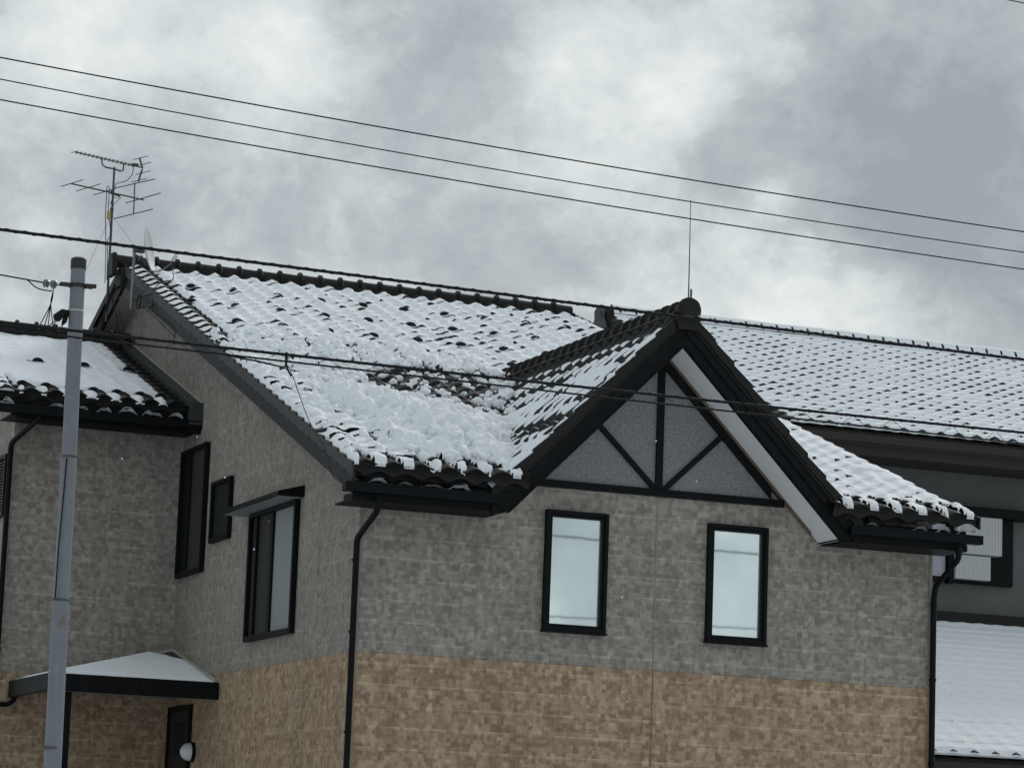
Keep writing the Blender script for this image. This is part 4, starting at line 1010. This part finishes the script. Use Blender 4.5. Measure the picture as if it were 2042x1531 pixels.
wire([(-5.149, -4.0, 4.884), (-2.593, -4.0, 4.756), (0.112, -4.0, 4.618), (3.126, -4.0, 4.529), (6.1, -4.0, 4.47)], .0062, 'thin wire crossing the clouds, middle of the three parallel ones', group=GW)
wire([(-5.136, -4.0, 4.684), (-2.583, -4.0, 4.57), (0.12, -4.0, 4.431), (3.13, -4.0, 4.351), (6.102, -4.0, 4.282)], .0068, 'thin wire crossing the clouds, lowest of the three parallel ones', group=GW)
m = MB(); m.tube([(4.2, -4, 7.33), (5.772, -4, 7.274), (6.07, -4, 7.262), (16, -4, 6.95)], .006, 6); tag(m.build('overhead_wire', CABLE, None, smooth=True), 'short bit of thin wire in the top right corner of the sky', 'cable')
# thick lashed cable: core and a lashing wire wound round it
def lashed(pts, r, pitch, label, x0=-14, x1=16, n=1200, rl=.006):
    P = fitcable(pts, x0, x1, n); o = thing('overhead_cable', label, 'cable', (P[0][0], P[0][1], P[0][2]))
    m = MB(); m.tube(P[::6], r, 8); m.build('core', CABLE, o, smooth=True)
    H = []
    for (x, y, z) in P:
        t = x/pitch*2*math.pi; H.append((x, y+math.cos(t)*(r+rl*.5), z+math.sin(t)*(r+rl*.5)))
    m = MB(); m.tube(H, rl, 5); m.build('lashing', CABLE, o, smooth=True); return o
lashed([(-5.86, -8.0, 2.565), (-4.955, -8.0, 2.556), (-3.661, -8.0, 2.574), (-2.863, -8.0, 2.533), (-0.651, -8.0, 2.521), (0.558, -8.0, 2.513)], .0135, .15, 'thick twisted black cable passing just over the main ridge', rl=.0038)
up_ = [(-6.2, -9.9, 1.492), (-5.439, -9.9, 1.472), (-4.171, -9.9, 1.461), (-3.455, -9.9, 1.461), (-1.428, -9.9, 1.457), (-0.715, -9.9, 1.439), (0.406, -9.9, 1.44), (1.385, -9.9, 1.442)]
lo_ = [(-6.195, -9.9, 1.417), (-5.512, -9.9, 1.412), (-5.126, -9.9, 1.412), (-4.539, -9.9, 1.412), (-3.452, -9.9, 1.406), (-2.518, -9.9, 1.401), (-1.426, -9.9, 1.396), (-0.714, -9.9, 1.39), (0.192, -9.9, 1.383), (1.151, -9.9, 1.37)]
lashed(up_, .0115, .12, 'upper of the two black cables strung low across the roofs', rl=.0028)
lashed(lo_, .0075, .10, 'lower of the two black cables strung low across the roofs', rl=.002)
# zig-zag hangers between the pair
PU = np.array(fitcable(up_, -14, 16, 400)); PL = np.array(fitcable(lo_, -14, 16, 400))
zu_ = lambda x: float(np.interp(x, PU[:, 0], PU[:, 2])); zl_ = lambda x: float(np.interp(x, PL[:, 0], PL[:, 2]))
Z = []; x = -8.
while x < 9:
    sp = .16+.10*rng.rand(); Z += [(x, -9.905, zu_(x)), (x+sp*.5, -9.895, zl_(x+sp*.5)), (x+sp*.5+.10+.25*rng.rand(), -9.893, zl_(x+sp*.5+.2))]; x = Z[-1][0]+sp*.5
m = MB(); m.tube(Z, .0024, 5)
tag(m.build('hanger_wire', CABLE, None), 'fine zigzag wire lacing the two low cables together', 'wire')
m = MB(); m.tube([(-3.98, -9.91, zu_(-3.98)+.015), (-3.98, -9.91, zl_(-3.98)-.02)], .011, 8); m.tube([(-3.98, -9.91, zl_(-3.98)-.02), (-3.96, -9.91, 1.34), (-3.93, -9.9, 1.30)], .008, 6); m.tube([(-4.45, -9.9, 1.41), (-4.2, -9.9, 1.39), (-4.05, -9.9, 1.37), (-3.98, -9.91, 1.36)], .007, 6)
tag(m.build('cable_clamp', CABLE, None), 'small black clamp where the drop wire leaves the two low cables', 'clamp')
m = MB(); m.tube(bez([(-3.97, -9.9, 1.345), (-3.51, -8.5, 1.591), (-2.226, -5., 1.74), (-1.251, -2.5, 1.852), (-.494, -.5, 1.85), (-.02, .30, 1.86)], 10), .004, 6)
tag(m.build('drop_wire', CABLE, None), 'thin black service wire dropping from the low cables to the house wall', 'wire')
# wire with insulators at the pole
m = MB(); m.tube([(-14, -9.5, 2.08), (-6.142, -9.5, 1.921), (-5.80, -9.5, 1.897)], .006, 6); m.tube([(-5.70, -9.5, 1.892), (-5.66, -9.5, 1.90)], .005, 6)
m.tube(bez([(-5.93, -9.5, 1.905), (-5.87, -9.5, 1.86), (-5.82, -9.5, 1.843), (-5.735, -9.5, 1.838)]), .005, 6)
for e in ((-5.81, 1.56), (-5.775, 1.56), (-5.725, 1.56), (-5.84, 1.60)): m.tube(bez([(-5.735, -9.5, 1.875), (-5.728, -9.5, 1.84), (-5.74, -9.5, 1.74), (e[0], -9.6, e[1]-.06)]), .004, 5)
tag(m.build('service_wire', CABLE, None), 'slack black wire ending at the insulators left of the steel pole', 'wire')
ins = thing('insulator', 'pair of grey porcelain insulators on the wire left of the steel pole', 'insulator', (-5.76, -9.5, 1.89))
for x in (-5.786, -5.728):
    m = MB(); m.tube([(x-.026, -9.5, 1.893), (x-.016, -9.5, 1.893), (x-.006, -9.5, 1.893), (x, -9.5, 1.893), (x+.006, -9.5, 1.893), (x+.016, -9.5, 1.893), (x+.026, -9.5, 1.893)], [.012, .030, .033, .016, .033, .030, .012], 14); m.build('disc', PORC, ins, smooth=True)
cn = thing('cable_connector', 'black plastic cable joint hanging beside the steel pole top', 'connector', (-5.66, -9.5, 1.64))
m = MB(); m.tube([(-5.705, -9.5, 1.625), (-5.69, -9.5, 1.635), (-5.64, -9.5, 1.685), (-5.60, -9.5, 1.69)], [.016, .036, .030, .016], 10); m.tube([(-5.60, -9.49, 1.70), (-5.625, -9.49, 1.62), (-5.64, -9.49, 1.59)], [.014, .02, .008], 8); m.build('housing', CABLE, cn, smooth=True)
m = MB(); m.tube([(-5.70, -9.5, 1.615), (-5.78, -9.55, 1.53)], .004, 5); m.tube([(-5.69, -9.5, 1.61), (-5.75, -9.55, 1.52)], .004, 5); m.tube([(-5.64, -9.5, 1.59), (-5.66, -9.55, 1.52)], .004, 5); m.build('lead', CABLE, cn)

# ------------------------------------------------------------------ neighbour
nb = thing('house', 'neighbouring grey house behind on the right under a wide snow-striped roof', 'house', (15, 12, ZG))
NX0, NX1, NE, NR = 9.7, 23.5, 8.9, 16.0
def nplane(y): return 4.60+.385*(y-NE)
def P_nb(U, V, h): n = math.sqrt(1+.148); return np.stack([U, V-h*.385/n, nplane(V)+h/n], -1)
us = np.arange(NX0, NX1, TW/6); vs = course_samples(NE, NR, .29)
U, V = np.meshgrid(us, vs, indexing='ij'); h = tile_h(U, V, TW, .29, NX0, NE)
nroof = grid_mesh('roof', us, vs, h, P_nb, None, TILE, nb, skirt=[('v0', lambda q: q-.06), ('u0', lambda q: q*.4-.1)])
us = np.arange(NX0+.12, NX1-.02, .05); vs = np.arange(NE-.03, NR-.12, .026)
U, V = np.meshgrid(us, vs, indexing='ij'); tl = tile_h(U, V, TW, .29, NX0, NE); s = (V-NE)/.29; s = s-np.floor(s)
n1 = fbm(U*1.5, V*1.5, 91); n2 = fbm(U*6, V*6, 92)
Fn = .44-.36*np.exp(-((s-.03)/.10)**2)+.3*n2+.15*n1; Tn = .040+.02*n1+.012*n2+.045*(1-s)-.03*np.exp(-((s-.93)/.12)**2)
snow_sheet('roof_snow', 'striped snow on the large roof of the neighbouring house behind', us, vs, P_nb, tl, Fn, Tn, None, kf=.45)
m = MB(); m.prism([(NE+.05, nplane(NE)-.03), (NR, nplane(NR)-.03), (NR+7, nplane(NR)-2.7), (NR+7, nplane(NR)-2.85), (NR, nplane(NR)-.2), (NE+.05, nplane(NE)-.2)], (NX0+.03, NX1), YZ); m.build('roof_deck', NBFASC, nroof)
ridge_cap('ridge_cap', (NX0-.05, NR, nplane(NR)+.10), (NX1, NR, nplane(NR)+.10), .10, .31, TILE, nroof)
us = np.arange(NX0+.15, NX1, .05); vs = np.linspace(NR-.17, NR+.17, 16); U, V = np.meshgrid(us, vs, indexing='ij')
q_ = np.clip(1-((V-NR)/.17)**2, 0, 1)
o = grid_mesh('ridge_snow', us, vs, nplane(NR)+.275*np.sqrt(q_)-.02+.03*fbm(U*2, V*2, 97)-.10*(1-q_), lambda a, b, h: np.stack([a, b, h], -1), None, SNOW); tag(o, 'band of snow lying along the ridge of the neighbouring roof', 'snow', None, 'stuff')
m = MB(); m.box((NX0, NR-.14, nplane(NR)-.03), (NX1, NR+.14, nplane(NR)+.08)); m.build('ridge_course', TILE, nroof)
m = MB(); m.prism([(NR-.30, nplane(NR)-.22), (NR-.13, nplane(NR)-.02), (NR-.15, nplane(NR)+.12), (NR, nplane(NR)+.22), (NR+.15, nplane(NR)+.12), (NR+.13, nplane(NR)-.02), (NR+.30, nplane(NR)-.22)], (NX0-.12, NX0-.02), YZ); m.build('ridge_end_tile', simple('grey_end_tile', (.06, .062, .06), .7, var=.5, scale=12), nroof, bevel=.02)
m = MB(); m.box((NX0+.05, NE-.10, nplane(NE)-.22), (NX1, NE+.02, nplane(NE)-.10)); m.build('gutter', NBFASC, nroof)
m = MB(); m.box((NX0+.1, NE+.03, nplane(NE)-.40), (NX1, NE+.9, nplane(NE)-.23)); m.build('eave_fascia', NBFASC, nroof)
NW = 9.9
m = MB(); m.box((10.3, NW, ZG), (NX1-.4, NW+.2, nplane(NE)-.20)); m.box((10.3, NW+.2, ZG), (10.5, NR+6, nplane(NE)-.20)); m.build('wall', NBWALL, nb)
# corner strip, window with shutter box
def boxed(a, b, name, mat, par, bev=.0): m = MB(); m.box(a, b); return m.build(name, mat, par, bevel=bev)
w_ = boxed((12.05, NW-.10, 2.45), (14.3, NW-.002, 3.62), 'window', FRAME, nb)
boxed((12.15, NW-.13, 2.53), (13.05, NW-.101, 3.36), 'pane', simple('pale_curtained_pane', (.34, .35, .40), .3), w_)
boxed((13.16, NW-.30, 2.90), (13.98, NW-.101, 3.50), 'shutter_box', CORR, w_, .01)
boxed((13.16, NW-.26, 2.50), (13.80, NW-.101, 2.885), 'shutter_box', CORR, w_, .01)
boxed((13.07, NW-.22, 2.42), (13.15, NW-.101, 3.5), 'window_post', FRAME, w_)
boxed((12.0, NW-.30, 3.51), (14.6, NW-.003, 3.66), 'window_hood', FRAME, nb)
# lower lean-to roof of the neighbour
LX0, LX1, LE, LT = 9.2, 20., 3.6, NW-.1
def lplane(y): return 1.80+.385*(y-LT)
def P_l(U, V, h): n = math.sqrt(1+.148); return np.stack([U, V-h*.385/n, lplane(V)+h/n], -1)
us = np.arange(LX0, LX1, TW/6); vs = course_samples(LE, LT, .29); U, V = np.meshgrid(us, vs, indexing='ij'); h = tile_h(U, V, TW, .29, LX0, LE)
lroof = grid_mesh('lean_to_roof', us, vs, h, P_l, None, TILE, nb, skirt=[('v0', lambda q: q-.06), ('u0', lambda q: q*.4-.1)])
us = np.arange(LX0+.02, LX1-.02, .045); vs = np.arange(LE-.03, LT-.1, .03)
U, V = np.meshgrid(us, vs, indexing='ij'); tl = tile_h(U, V, TW, .29, LX0, LE); s = (V-LE)/.29; s = s-np.floor(s)
n1 = fbm(U*1.5, V*1.5, 94); n2 = fbm(U*6, V*6, 95)
snow_sheet('lean_to_snow', 'snow on the low lean-to roof at the lower right edge', us, vs, P_l, tl, .5-.2*np.exp(-((s-.02)/.07)**2)+.3*n2, .085+.02*n1-.03*np.exp(-((s-.04)/.08)**2), None, kf=.25)
m = MB(); m.prism([(LE+.05, lplane(LE)-.03), (LT, lplane(LT)-.03), (LT, lplane(LT)-.15), (LE+.05, lplane(LE)-.15)], (LX0, LX1), YZ); m.build('roof_deck', NBFASC, lroof)
boxed((LX0, LT-.25, lplane(LT)-.02), (LX1, LT+.095, lplane(LT)+.16), 'ridge_course', TILE, lroof)
boxed((LX0, LE-.10, lplane(LE)-.20), (LX1, LE+.02, lplane(LE)-.09), 'gutter', NBFASC, lroof)
boxed((LX0, LE+.03, lplane(LE)-.52), (LX1, LE+.10, lplane(LE)-.21), 'eave_fascia', NBFASC, lroof)
boxed((LX0+.2, LE+.6, ZG), (LX1-.2, LE+.75, lplane(LE)-.18), 'wall', NBSIDE, nb)

# ------------------------------------------------------------------ ground and falling snow
g = 400
me = bpy.data.meshes.new('ground'); me.from_pydata([(-g, -g, 0), (g, -g, 0), (g, g, 0), (-g, g, 0)], [], [(0, 1, 2, 3)]); o = link('ground', me, GROUND); tag(o, kind='structure')
def flakes():
    me = None
    C0 = Vector((-10.64, -31.678, -2.44))
    spots = [(-.9, 4.5, 1.9), (-.45, 2.0, 1.6), (-3.3, -6., 1.0), (-2.4, -4, .6), (.6, -6, .2), (2.3, -3, -.6), (-2.6, 3, .2), (-1.2, -5, -.5), (1.8, -5, 1.5), (.9, -6, 1.7), (-2.9, -8, 1.15), (3.0, -6, 2.1), (-4.4, -9, .9), (-3.5, -3, 1.5), (-.2, -8, -.9)]
    for i, p in enumerate(spots):
        if me is None:
            m = MB(); t = (1+5**.5)/2; r = .0065
            v = [(-1, t, 0), (1, t, 0), (-1, -t, 0), (1, -t, 0), (0, -1, t), (0, 1, t), (0, -1, -t), (0, 1, -t), (t, 0, -1), (t, 0, 1), (-t, 0, -1), (-t, 0, 1)]
            v = [(a*r/2*(1+.3*rng.rand()), b*r/2, c*r/2*(1+.3*rng.rand())) for a, b, c in v]
            f = [(0, 11, 5), (0, 5, 1), (0, 1, 7), (0, 7, 10), (0, 10, 11), (1, 5, 9), (5, 11, 4), (11, 10, 2), (10, 7, 6), (7, 1, 8), (3, 9, 4), (3, 4, 2), (3, 2, 6), (3, 6, 8), (3, 8, 9), (4, 9, 5), (2, 4, 11), (6, 2, 10), (8, 6, 7), (9, 8, 1)]
            me = bpy.data.meshes.new('snowflake'); me.from_pydata(v, [], f); me.materials.append(SNOW)
        o = bpy.data.objects.new('snowflake', me); COL.objects.link(o); o.location = (p[0], p[1], p[2]+OFF); k = .8+.6*rng.rand(); o.scale = (k, k, k)
        tag(o, 'tiny white snowflake drifting down in front of the house', 'snowflake', 'falling snowflakes')
flakes()
